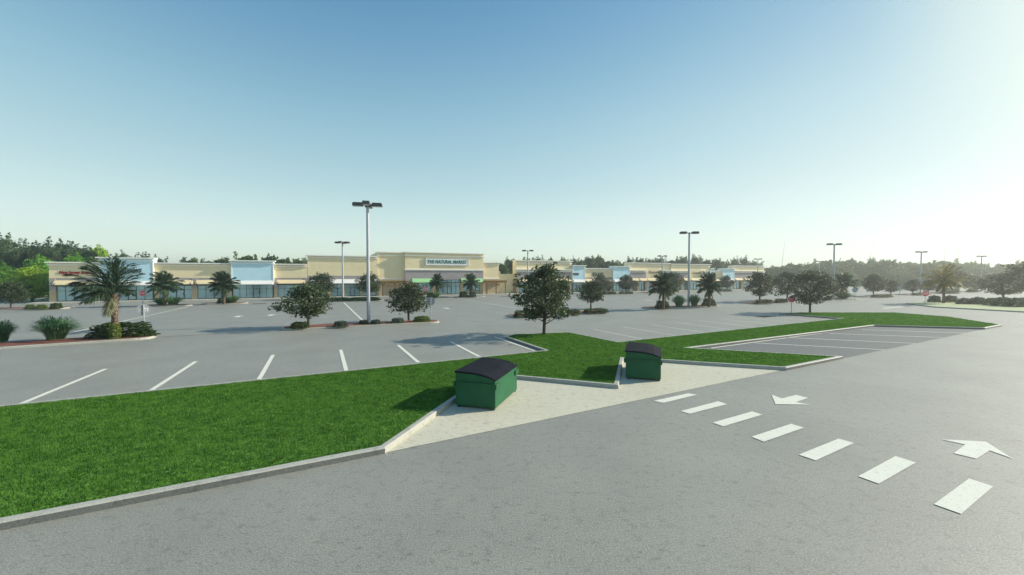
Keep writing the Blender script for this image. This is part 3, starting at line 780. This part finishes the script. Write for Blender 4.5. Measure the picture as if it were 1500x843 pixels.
def palm(key, h, spread, seed, nf, mat, trunk_r=.15, trunk_top=.66, leaf_w=.05, lo=2, gap=None):
    rng = np.random.default_rng(seed); rr = random.Random(seed); zt = h * trunk_top; L = spread * .5
    def fronds(n, lo, hi, sc=1.0):
        Q = []
        for i in range(n):
            az = i * 2.399 + rr.uniform(-.3, .3); el = R(lo + (hi - lo) * ((i + .5) / n) + rr.uniform(-8, 8)); ln = L * rr.uniform(.9, 1.2) * sc
            if gap is not None and el < R(68) and abs((az - gap + math.pi) % (2*math.pi) - math.pi) < 1.15: continue
            p = np.array([0., 0., zt]); d = np.array([math.cos(az) * math.cos(el), math.sin(az) * math.cos(el), math.sin(el)])
            side = np.array([-math.sin(az), math.cos(az), 0]); ns = 20; step = ln / ns; pts = []
            for s in range(ns + 1):
                pts.append((p.copy(), d.copy())); p = p + d * step; d = d + np.array([0, 0, -.034 - .030 * s / ns]); d /= np.linalg.norm(d)
            for s in range(ns):
                a, b = pts[s][0], pts[s+1][0]; wv = .022 * (1 - s / ns) + .006
                Q.append([a - side*wv, b - side*wv, b + side*wv, a + side*wv])
            for s in range(3, ns + 1):
                a, dd = pts[s]; f = s / ns
                ll = ln * .46 * math.sin(math.pi * min(1, .18 + .80 * f)) ** .6 + .08
                for sg in (-1, 1):
                    for q in (0, .5):
                        aa = a - dd * step * q
                        v = side * sg * (.75 - .3*f) + dd * (.65 + .3*f) + np.array([0, 0, -.22 + rr.uniform(-.2, .14)]); v /= np.linalg.norm(v)
                        tip = aa + v * ll * rr.uniform(.8, 1.1) + np.array([0, 0, -.10 * ll]); md = aa + v * ll * .5; w = np.cross(v, [0, 0, 1.]); w /= np.linalg.norm(w) + 1e-6
                        w = (w + np.array([0, 0, rr.uniform(-.6, .6)])) * leaf_w * .5
                        Q.append([aa, md - w, tip, md + w])
        return np.array(Q)
    crown = np_mesh('fronds', fronds(nf, lo, 84), 4, mat)
    dead = np_mesh('pale_fronds', fronds(3, -60, -38, .7), 4, L_dead if mat is not L_gold else L_gold)
    m = MB(); path, rad = [], []; n = 26
    for i in range(n + 1):
        f = i / n; path.append((.05 * math.sin(f * 2.2) * h * .12, 0, -.05 + (zt + .1) * f)); rad.append(trunk_r * (1.25 - .45 * f if f < .3 else 1.1 - .15 * f) * (1 + (.07 if i % 2 else -.05)))
    m.tube(path, rad, 12)
    b = MB()                       # leaf-base boots under the crown
    for i in range(26):
        a = i * 2.4; z = zt * (.82 + .18 * i / 26); r0 = trunk_r * .85
        b.tube([(r0*math.cos(a), r0*math.sin(a), z - .05), ((r0 + .12)*math.cos(a), (r0 + .12)*math.sin(a), z + .12)], [.04, .015], 5)
    PROTO[key] = (m.mesh('trunk', palmbark, False), crown, dead, b.mesh('boots', palmbark), h, spread)
def plant_palm(key, px, py, ytop, wpx, label, group='palms in the planting beds', vine=False, rz=None):
    tr, cr, de, bo, h, w = PROTO[key]; p = at(px, py, .1); hh = height_at(p, ytop) - .1; ww = wpx / F * p.y
    t = thing('palm_tree', label, 'palm tree', p, (px * 1.3) % 6.28 if rz is None else rz, group, (ww / w, ww / w, hh / h))
    ob = link('trunk', tr, t); link('boots', bo, ob); link('fronds', cr, t); link('pale_fronds', de, t)
    if vine:
        rng = np.random.default_rng(5); n = 800; a = rng.uniform(0, 6.28, n); z = rng.uniform(.02, 1.0, n) ; r = .235 + rng.uniform(0, .09, n)
        pts = np.stack([r*np.cos(a), r*np.sin(a), z], 1); link('vine', np_mesh('vine', leaves(pts, .12, rng), 4, L_vine), t)
    return t
palm('sabal', 4.5, 4.4, 3, 38, L_palm, .185, .63, .065, lo=6, gap=0.0)
palm('small', 3.6, 3.4, 4, 34, L_palm, .15, .62, .075)
palm('gold', 5.0, 4.8, 6, 32, L_gold, .15, .74, .06, lo=-8)
plant_palm('sabal', 168.5, 497.3, 394, 92, 'big palm at the near left with a leafy vine round its trunk', vine=True, rz=0.0)
plant_palm('small', 241, 447.6, 403, 42, 'small palm in grass in front of the cream wall right of the first blue tower')
plant_palm('small', 328, 445.2, 403, 38, 'small palm in grass before the second blue tower of the left shops')
plant_palm('small', 640, 436, 404.5, 22, 'small palm before the market, left of the entrance')
plant_palm('small', 689.5, 435, 404.5, 24, 'small palm before the market, right of the entrance')
plant_palm('small', 971.5, 452.6, 404, 37, 'palm left of the two-headed lamp post, beside a round bush')
plant_palm('small', 1038.3, 449.4, 404, 34, 'palm right of the two-headed lamp post, beside a round bush')
plant_palm('small', 1234.6, 437.6, 404, 33, 'palm above the green grass clump right of the spreading tree')
plant_palm('gold', 1382, 444.4, 400, 46, 'golden brown palm on the pale turf island by the right stop sign')

# shrubs: unit-size meshes scaled to each place
def shrub_mesh(key, seed, mat, n=2600, leaf=.10, box=.5):
    rng = np.random.default_rng(seed); d = rng.normal(size=(n, 3)); d /= np.linalg.norm(d, axis=1)[:, None]; d[:, 2] = np.abs(d[:, 2])
    p = 1.0 / np.maximum((np.abs(d) ** (2 + 4 * box)).sum(1)[:, None] ** (1 / (2 + 4 * box)), 1e-4)
    lump = 1 + .10 * np.sin(d[:, :1] * 7 + seed) * np.cos(d[:, 1:2] * 6 + 1) + .06 * np.sin(d[:, 2:] * 11)
    pts = d * p * lump * rng.uniform(.55, 1.0, n)[:, None] ** .5 * np.array([.48, .48, .96]) 
    s = MB(); 
    for k in range(7):
        a = k * .9; s.tube([(0, 0, 0), (.2*math.cos(a), .2*math.sin(a), .4)], [.03, .012], 5)
    PROTO[key] = (s.mesh('stem', bark_m), np_mesh('foliage', leaves(pts, leaf, rng), 4, mat))
def grass_mesh(key, seed, mat, n=520):
    rr = random.Random(seed); Q = []
    for i in range(n):
        a = rr.uniform(0, 6.28); r0 = .16 * math.sqrt(rr.random()); out = rr.uniform(.05, .40); hz = rr.uniform(.55, 1.0) * (1 - out * .9)
        c, s = math.cos(a), math.sin(a); w = rr.uniform(.008, .016); sd_ = np.array([-s, c, 0]) * w
        p0 = np.array([r0*c, r0*s, 0]); p1 = p0 + np.array([out*.35*c, out*.35*s, hz*.7]); p2 = p0 + np.array([out*c, out*s, hz]); p3 = p0 + np.array([out*1.35*c, out*1.35*s, hz*rr.uniform(.75, .98)])
        Q += [[p0 - sd_, p0 + sd_, p1 + sd_, p1 - sd_], [p1 - sd_, p1 + sd_, p2 + sd_*.7, p2 - sd_*.7], [p2 - sd_*.7, p2 + sd_*.7, p3 + sd_*.1, p3 - sd_*.1]]
    PROTO[key] = (None, np_mesh('blades', np.array(Q), 4, mat))
shrub_mesh('round', 1, L_hedge, box=.08); shrub_mesh('hedge', 2, L_hedge, 3200, .085, .35); shrub_mesh('sage', 3, L_sage, box=.05); shrub_mesh('lime', 4, L_limeb, box=.1)
shrub_mesh('deep', 5, L_green, 3000, .10, .3)
for k in range(2): grass_mesh(f'fount{k}', 40 + k, L_fount)
def shrub(key, xl, xr, yt, yb, label, name, cat, group, depth=None):
    p = at((xl + xr) / 2, yb - (yb - yt) * .06, .1); w = (xr - xl) / F * p.y; h = height_at(p, yt) - .1
    d = depth or min(w, max(1.1, h * 1.3)); p.y += d * .25
    st, fo = PROTO[key]
    k = 1.12 if key.startswith('fount') else 1.0
    if st is None:
        o = link(name, fo, None, p); o.rotation_euler = (0, 0, xl % 6.28 if k > 1 else R(90 - AZ)); tag(o, label, cat, group, (w * k, w * k, h * 1.22)); return o
    t = thing(name, label, cat, p, R(90 - AZ) * .8, group, (w, d, h)); link('foliage', fo, t); link('stem', st, t)
    return t
GB, GG, GH = 'shrubs in the planting beds', 'grass clumps in the planting beds', 'low hedges in the planting beds'
def bush(key, a, label): return shrub(key, *a, label, 'bush', 'bush', GB)
def tuft(key, a, label): return shrub(key, *a, label, 'grass_clump', 'grass clump', GG)
def hedge(key, a, label, depth=1.3): return shrub(key, *a, label, 'hedge', 'hedge', GH, depth)
tuft('fount0', (44,97,467,501.5), 'big green fountain grass clump in the mulch bed left of the near palm')
tuft('fount1', (-22,9,473,504), 'fountain grass clump cut off by the left edge of the view')
hedge('round', (130,213,471.5,497), 'dark green hedge behind the trunk of the near left palm', 1.5)
bush('round', (423,449,471.5,482.5), 'dark round bush at the left tip of the mulch bed with the tall lamp')
bush('sage', (486,508,470,480), 'grey green bush left of the tall lamp pole')
bush('sage', (524,539,468.5,476.5), 'small grey green bush touching the left of the tall lamp pole')
bush('sage', (541,557,468,476.5), 'small grey green bush touching the right of the tall lamp pole')
bush('sage', (571,592,465.5,474.8), 'grey green bush left of the tree at the right end of the bed')
bush('lime', (604,630,463,472.8), 'lime green bush at the right end of the bed beside the sign back')
hedge('hedge', (751,790,454.5,465), 'low dark hedge at the left tip of the bed behind the large lawn tree')
hedge('hedge', (824,852,454,462), 'low dark hedge mid bed behind the lower right of the large lawn tree')
hedge('hedge', (852,894,452,459.5), 'low dark hedge at the right tip of the bed under the round tree')
bush('round', (960,983,439.5,453), 'dark round bush at the foot of the left one of the lamp palms')
tuft('fount0', (986,1007,434,451.5), 'grass clump just left of the two-headed lamp pole')
tuft('fount1', (1009.5,1029,433.5,450.6), 'grass clump just right of the two-headed lamp pole')
bush('round', (1029,1051,436.5,449.4), 'dark round bush at the foot of the right one of the lamp palms')
hedge('hedge', (1105,1137,438.8,445.4), 'low dark hedge under the oval tree at the end of the right shops')
hedge('hedge', (1136,1157,437.6,443.6), 'low dark hedge left of the stop sign on the lawn tip')
bush('sage', (1208,1223,433,440), 'twiggy grey bush left of the green grass clump at the palm')
tuft('fount0', (1224,1250,429.5,438), 'spreading green grass clump at the foot of the palm right of the spreading tree')
hedge('hedge', (1270,1318,431,436), 'low dark hedge under the first pair of small trees')
hedge('hedge', (1330,1370,428.6,432.8), 'low dark hedge under the second pair of small trees by the lamp post')
hedge('hedge', (1376,1414,422,430.4), 'clipped dark hedge behind the golden palm', 2.4)
hedge('lime', (1419,1438,422,428.4), 'lime green shrubs left of the far right lamp post', 2.0)
bush('sage', (1363,1382,432.3,444), 'rounded grey green bush left of the golden palm trunk')
bush('sage', (1383,1409,432.3,444), 'rounded grey green bush right of the golden palm trunk')
bush('sage', (1400,1432,436,446.5), 'low grey green shrub next right after the rounded bush on the turf island')
bush('sage', (1424,1450,434.5,447), 'taller feathery grey green shrub mid row on the pale turf island')
bush('lime', (1446,1467,436,448.5), 'yellow green shrub left of the deep green one at the right edge')
bush('deep', (1463,1486,435.5,450), 'deep green shrub near the right edge of the pale turf island')
bush('deep', (1483,1512,436,451), 'deep green shrub cut off by the right edge of the view')
tuft('fount0', (222,246,436.5,448), 'grass clump left under the first small palm before the left shops')
tuft('fount1', (238,264,436,448), 'grass clump right under the first small palm before the left shops')
bush('round', (317,333,435.5,445.2), 'dark bush left under the palm before the second blue tower')
tuft('fount0', (329,349,434.5,445), 'light green grass clump right under the palm before the second blue tower')
hedge('deep', (468,511,435.8,441.6), 'dark green hedge strip below the far trees left of the tall lamp pole')
hedge('deep', (510,556,435.4,441), 'dark green hedge strip behind the tall four-headed lamp pole')
bush('round', (624,636,428.4,437), 'dark bush before the market beside the small red stop sign')
tuft('fount1', (633,646,428.5,437), 'grass clump under the palm left of the market entrance')
bush('round', (672,685.5,426.8,436.2), 'dark round bush before the market just right of the entrance')
bush('sage', (686,698,426.6,436), 'grey green bush under the palm right of the market entrance')
hedge('hedge', (880,905,427.4,431.6), 'low green hedge, left half of the turf strip with the neat round tree')
hedge('hedge', (905,930,427,431), 'low green hedge, right half of the turf strip with the neat round tree')
bush('round', (952,969,422.5,429.6), 'dark bush beside the tiny red stop sign before the right shops')
bush('round', (981,996,420.5,428.4), 'dark bush under the tree behind the left palm')
hedge('hedge', (1048,1076,424,427.4), 'low green hedge under the small tree right of the palms')
bush('lime', (35,47,446,454), 'pale yellow shrub in the far left bed, nearest to the small dark tree')
bush('lime', (51,64,446,454), 'pale yellow shrub in the far left bed, middle of three')
bush('round', (72,86,443.5,453), 'green shrub at the right tip of the far left bed')

# ------------------------------------------------------------------ woods
for k in range(4): broadleaf(f'wood{k}', 10, 8.0, 100 + k, 46, 100, .60, L_wood, crown0=.06, trunk_r=.16, shape=.42, clr=.19, shoots=6, flat=.75)
for k in range(2): broadleaf(f'pine{k}', 12, 7.0, 140 + k, 42, 80, .50, L_pine, crown0=.10, trunk_r=.17, shape=.42, clr=.15, shoots=11, flat=.7)
broadleaf('fresh', 9, 7.5, 160, 44, 110, .52, L_woodg, crown0=.08, trunk_r=.16, shape=.45, clr=.19, shoots=3)
broadleaf('limetree', 6, 7.0, 170, 44, 100, .42, L_lime, crown0=.10, trunk_r=.13, shape=.45, clr=.17, flat=.45)
def far_tree(key, px, Z, ytop, wpx, label, group, name='tree'):
    p = Vector(((px - CX) / F * Z, Z, -.03)); return plant_tree(key, px, 0, ytop, wpx, label, group, name, 'tree', p=p)
# left, behind the shops
far_tree('limetree', 46, 66, 392, 66, 'bright lime green tree beside the left end wall of the shops', 'trees left of the shops')
far_tree('fresh', 5, 78, 390, 60, 'fresh green tree at the left edge behind the lime green tree', 'trees left of the shops')
far_tree('fresh', 62, 82, 379, 48, 'fresh green tree behind the lime tree at the corner of the shops', 'trees left of the shops')
far_tree('fresh', 112, 92, 375, 46, 'fresh green tree rising behind the red script shop wall', 'trees left of the shops')
far_tree('limetree', 146, 96, 363, 38, 'pale yellow green tree behind the joint of cream wall and first blue tower', 'trees left of the shops')
GP = 'dark trees behind the left shops'
rw = random.Random(8)
for px, yt, w, key in [(-22,352,60,'pine0'),(6,348,44,'pine1'),(32,361,48,'pine0'),(52,358,40,'pine1'),(78,360,44,'pine0'),(92,355,46,'pine1'),(118,362,44,'pine0'),(136,366,40,'pine1'),(180,372,42,'pine0'),(213,374,30,'pine1'),(232,378,28,'pine0')]:
    far_tree(key, px, 96 + rw.uniform(-5, 14), yt, w, 'tall ragged dark tree standing behind the left end of the shops', GP)
for px, yt, w, key in [(18,372,60,'wood1'),(-10,374,60,'wood2'),(70,374,60,'wood0')]:
    far_tree(key, px, 92 + rw.uniform(-3, 3), yt, w, 'tall ragged dark tree standing behind the left end of the shops', GP)
GM = 'treetops over the left shop roofs'
for px, yt, w, key in [(281,381,40,'wood0'),(303,383,38,'wood1'),(326,380,44,'wood2'),(362,375,36,'wood1'),(396,376,36,'wood3'),(414,380,42,'wood3'),(438,381,40,'wood0')]:
    far_tree(key, px, 118 + rw.uniform(-4, 10), yt, w, 'treetop just showing over the roof of the left shop row', GM)
GE = 'trees behind the right shops'
for px, yt, w, key in [(733,386,20,'wood1'),(746,380,22,'pine0'),(752,382,20,'wood2'),(738,389,24,'wood0'),(772,380,22,'wood0'),(788,378,22,'pine1'),(806,380,24,'wood3'),(826,380,22,'wood1'),(841,379,18,'pine0'),(850,383,22,'wood2'),
                       (862,378,26,'wood0'),(876,377,30,'wood3'),(890,383,26,'wood1'),(905,384,26,'wood2'),(922,379,20,'pine1'),(938,380,24,'wood0'),(952,382,26,'wood3'),(966,378,24,'pine0'),(982,382,28,'wood1'),(1000,378,28,'wood2'),
                       (1018,376,26,'pine1'),(1034,382,30,'wood0'),(1050,381,28,'wood3'),(1066,386,26,'wood1'),(1076,379,18,'pine0'),(1090,378,18,'pine1'),(1104,384,26,'wood2')]:
    far_tree(key, px, 150 + (px - 730) * .16 + rw.uniform(-6, 10), yt, w, 'dark green tree in the line showing above the right shop roofs', GE)
GW = 'trees of the wood along the far right'
px = 1118
row = 0
tops = [(1118,385),(1150,385),(1180,383),(1210,384),(1240,383),(1275,380),(1300,379),(1325,384),(1355,381),(1385,382),(1405,380),(1425,385),(1450,386),(1475,384),(1500,379),(1580,378)]
def top_at(x):
    for (a, ya), (b, yb) in zip(tops, tops[1:]):
        if a <= x <= b: return ya + (yb - ya) * (x - a) / (b - a)
    return 380
while px < 1590:
    Z = 212 - (px - 1120) * .12
    far_tree(f'wood{row % 4}', px, Z + rw.uniform(-4, 4), top_at(px) + rw.uniform(3, 11), rw.uniform(30, 42), 'bushy green tree in the wood along the far right of the lot', GW)
    far_tree(['wood1','pine0','wood3','wood2','pine1'][row % 5], px + 8, Z + 16, top_at(px) + rw.uniform(-2, 8), rw.uniform(24, 36), 'bushy green tree in the wood along the far right of the lot', GW)
    far_tree(f'wood{(row + 2) % 4}', px + 4, Z - 9, 403 + rw.uniform(-6, 4), rw.uniform(26, 34), 'bushy green tree in the wood along the far right of the lot', GW)
    px += rw.uniform(15, 21); row += 1
# bare snags above the wood
for px, yt, lx, lab in [(1144,352,5,'tall thin bare trunk leaning slightly right above the wood by the shops'),(1267,354,14,'tall thin bare trunk leaning strongly right above the wood'),(1384,353,-3,'tall thin bare trunk above the wood left of the golden palm crown'),(1403,360,0,'straight thin bare trunk above the wood right of the golden palm')]:
    Z = 212 - (px - 1120) * .1; p = Vector(((px - CX) / F * Z, Z, 0)); h = height_at(p, yt); d = lx / F * Z
    m = MB(); m.tube([(0,0,-.1), (d*.25,0,h*.5), (d,0,h)], [.10,.06,.03], 6)
    for k in range(4):
        z = h * (.55 + .1 * k); xx = d * (.3 + .17 * k); m.tube([(xx,0,z), (xx + .5*(-1)**k, .2, z + .7)], [.03,.01], 4)
    o = m.build('dead_tree', bark_m); o.location = p; tag(o, lab, 'dead tree', 'bare trunks above the wood')

# ------------------------------------------------------------------ lawn blades
rng = np.random.default_rng(11)
def blades(n, ymin, ymax, hgt, wid):
    P = np.stack([rng.uniform(-22, 52, n), rng.uniform(ymin, ymax, n)], 1)
    P = P[(P[:, 0] > -P[:, 1] * 1.33) & (P[:, 0] < P[:, 1] * 1.35)]; P = P[in_poly(P, lawn_in)]; k = len(P)
    a = rng.uniform(0, 6.28, k); h = hgt * rng.uniform(.5, 1.3, k); ln = rng.uniform(.1, .8, k); b = rng.uniform(0, 6.28, k)
    base = np.concatenate([P, np.full((k, 1), KH - .03)], 1); s = np.stack([np.cos(a), np.sin(a), np.zeros(k)], 1) * (wid / 2)
    tip = base + np.stack([np.cos(b) * h * ln, np.sin(b) * h * ln, h], 1)
    return np.stack([base - s, base + s, tip], 1)
Q = np.concatenate([blades(1500000, 5, 19, .055, .016), blades(700000, 19, 34, .06, .03), blades(400000, 34, 62, .06, .06)])
g_o = stuff(link('lawn_grass', np_mesh('lawn_grass', Q, 3, L_blade))); g_o['label'] = 'short green grass of the lawn island'; g_o['category'] = 'grass'

# ------------------------------------------------------------------ haze
HAZE = 0.0010
if HAZE:
    hz = stuff(MB().box(-1450, 1650, -550, 2250, -1.0, 24.0).build('haze', bpy.data.materials.new('haze')))
    hm = hz.data.materials[0]; hm.use_nodes = True; nt = hm.node_tree; nt.nodes.clear()
    o = nt.nodes.new('ShaderNodeOutputMaterial'); v = nt.nodes.new('ShaderNodeVolumePrincipled')
    v.inputs['Color'].default_value = (0.93, 0.97, 0.92, 1); v.inputs['Density'].default_value = HAZE; v.inputs['Anisotropy'].default_value = 0.72
    nt.links.new(v.outputs['Volume'], o.inputs['Volume'])

# ------------------------------------------------------------------ light, sky, camera
SUN_AZ, SUN_EL = 74.5, 27.0
w = bpy.data.worlds.new('World'); scene.world = w; w.use_nodes = True; nt = w.node_tree
sky = nt.nodes.new('ShaderNodeTexSky'); sky.sky_type = 'NISHITA'; sky.sun_disc = False
sky.sun_elevation = R(SUN_EL); sky.sun_rotation = R(SUN_AZ); sky.air_density = 1.0; sky.dust_density = 0.4; sky.ozone_density = 1.2; sky.altitude = 0
bg = nt.nodes['Background']; bg.inputs['Strength'].default_value = 0.15  # = SKY below
tint = nt.nodes.new('ShaderNodeMix'); tint.data_type = 'RGBA'; tint.blend_type = 'MULTIPLY'; tint.inputs['Factor'].default_value = 1
tint.inputs['B'].default_value = (1.0, 1.03, 0.90, 1); nt.links.new(sky.outputs['Color'], tint.inputs['A'])
def vm(op, a, b):
    n = nt.nodes.new('ShaderNodeVectorMath'); n.operation = op
    for k, q in enumerate((a, b)):
        if isinstance(q, tuple): n.inputs[k].default_value = q
        else: nt.links.new(q, n.inputs[k])
    return n.outputs['Vector']
EXPO, SKY = 1.36, 0.15
K = SKY * 2 ** EXPO
c = vm('POWER', vm('MULTIPLY', tint.outputs['Result'], (.30, .30, .30)), (1.25, 1.25, 1.25))   # soften the range between zenith and the bright sky round the sun
c = vm('DIVIDE', vm('MULTIPLY', c, (1.96 / K,) * 3), vm('ADD', vm('MULTIPLY', c, (2.10, 2.10, 2.10)), (1, 1, 1)))
hs = nt.nodes.new('ShaderNodeHueSaturation'); hs.inputs['Saturation'].default_value = 1.15; nt.links.new(c, hs.inputs['Color'])
c = vm('MULTIPLY', hs.outputs['Color'], (.95, 1.03, 1.02))
tcw = nt.nodes.new('ShaderNodeTexCoord'); sx = nt.nodes.new('ShaderNodeSeparateXYZ'); nt.links.new(tcw.outputs['Generated'], sx.inputs['Vector'])
cr = nt.nodes.new('ShaderNodeValToRGB'); e = cr.color_ramp.elements          # deeper blue towards the zenith
for pos, col in ((.05, (1.0, 1.02, .985)), (.20, (.82, .855, .865)), (.34, (.69, .77, .82)), (.54, (.42, .575, .73))):
    k = e.new(pos); k.color = (*col, 1)
e.remove(e[0]); e[-1].position = 1.0; e[-1].color = (.30, .46, .66, 1)
nt.links.new(sx.outputs['Z'], cr.inputs['Fac'])
dp = nt.nodes.new('ShaderNodeVectorMath'); dp.operation = 'DOT_PRODUCT'; nt.links.new(tcw.outputs['Generated'], dp.inputs[0])
dp.inputs[1].default_value = (math.sin(R(SUN_AZ)) * math.cos(R(SUN_EL)), math.cos(R(SUN_AZ)) * math.cos(R(SUN_EL)), math.sin(R(SUN_EL)))
mr = nt.nodes.new('ShaderNodeMapRange'); mr.interpolation_type = 'SMOOTHSTEP'; nt.links.new(dp.outputs['Value'], mr.inputs['Value'])
mr.inputs['From Min'].default_value = .84; mr.inputs['From Max'].default_value = .985
au = nt.nodes.new('ShaderNodeMix'); au.data_type = 'RGBA'; au.inputs['B'].default_value = (.97, .935, .83, 1)      # the pale glow round the sun
nt.links.new(mr.outputs['Result'], au.inputs['Factor']); nt.links.new(cr.outputs['Color'], au.inputs['A'])
c = vm('MULTIPLY', vm('MULTIPLY', c, au.outputs['Result']), (1.25, 1.25, 1.25))
nt.links.new(c, bg.inputs['Color'])
d = Vector((math.sin(R(SUN_AZ)) * math.cos(R(SUN_EL)), math.cos(R(SUN_AZ)) * math.cos(R(SUN_EL)), math.sin(R(SUN_EL))))
sl = bpy.data.lights.new('sun', 'SUN'); sl.energy = 2.5; sl.angle = R(0.6); sl.color = (1, .94, .80)
so = bpy.data.objects.new('sun', sl); COL.objects.link(so); so.rotation_euler = (-d).to_track_quat('-Z', 'Y').to_euler(); so.location = (0, 0, 40)

cd = bpy.data.cameras.new('camera'); cam = bpy.data.objects.new('camera', cd); COL.objects.link(cam)
cam.location = (0, 0, H); cam.rotation_euler = (R(90) - PITCH, 0, 0)
cd.sensor_fit = 'HORIZONTAL'; cd.sensor_width = 36; cd.lens = 36 * F / 1500; cd.clip_start = .1; cd.clip_end = 5000
scene.camera = cam
scene.view_settings.view_transform = 'Standard'; scene.view_settings.look = 'None'; scene.view_settings.gamma = 1
scene.view_settings.exposure = EXPO
scene.render.engine = 'CYCLES'
cy = scene.cycles; cy.use_denoising = True; cy.max_bounces = 6; cy.transparent_max_bounces = 8; cy.volume_bounces = 0
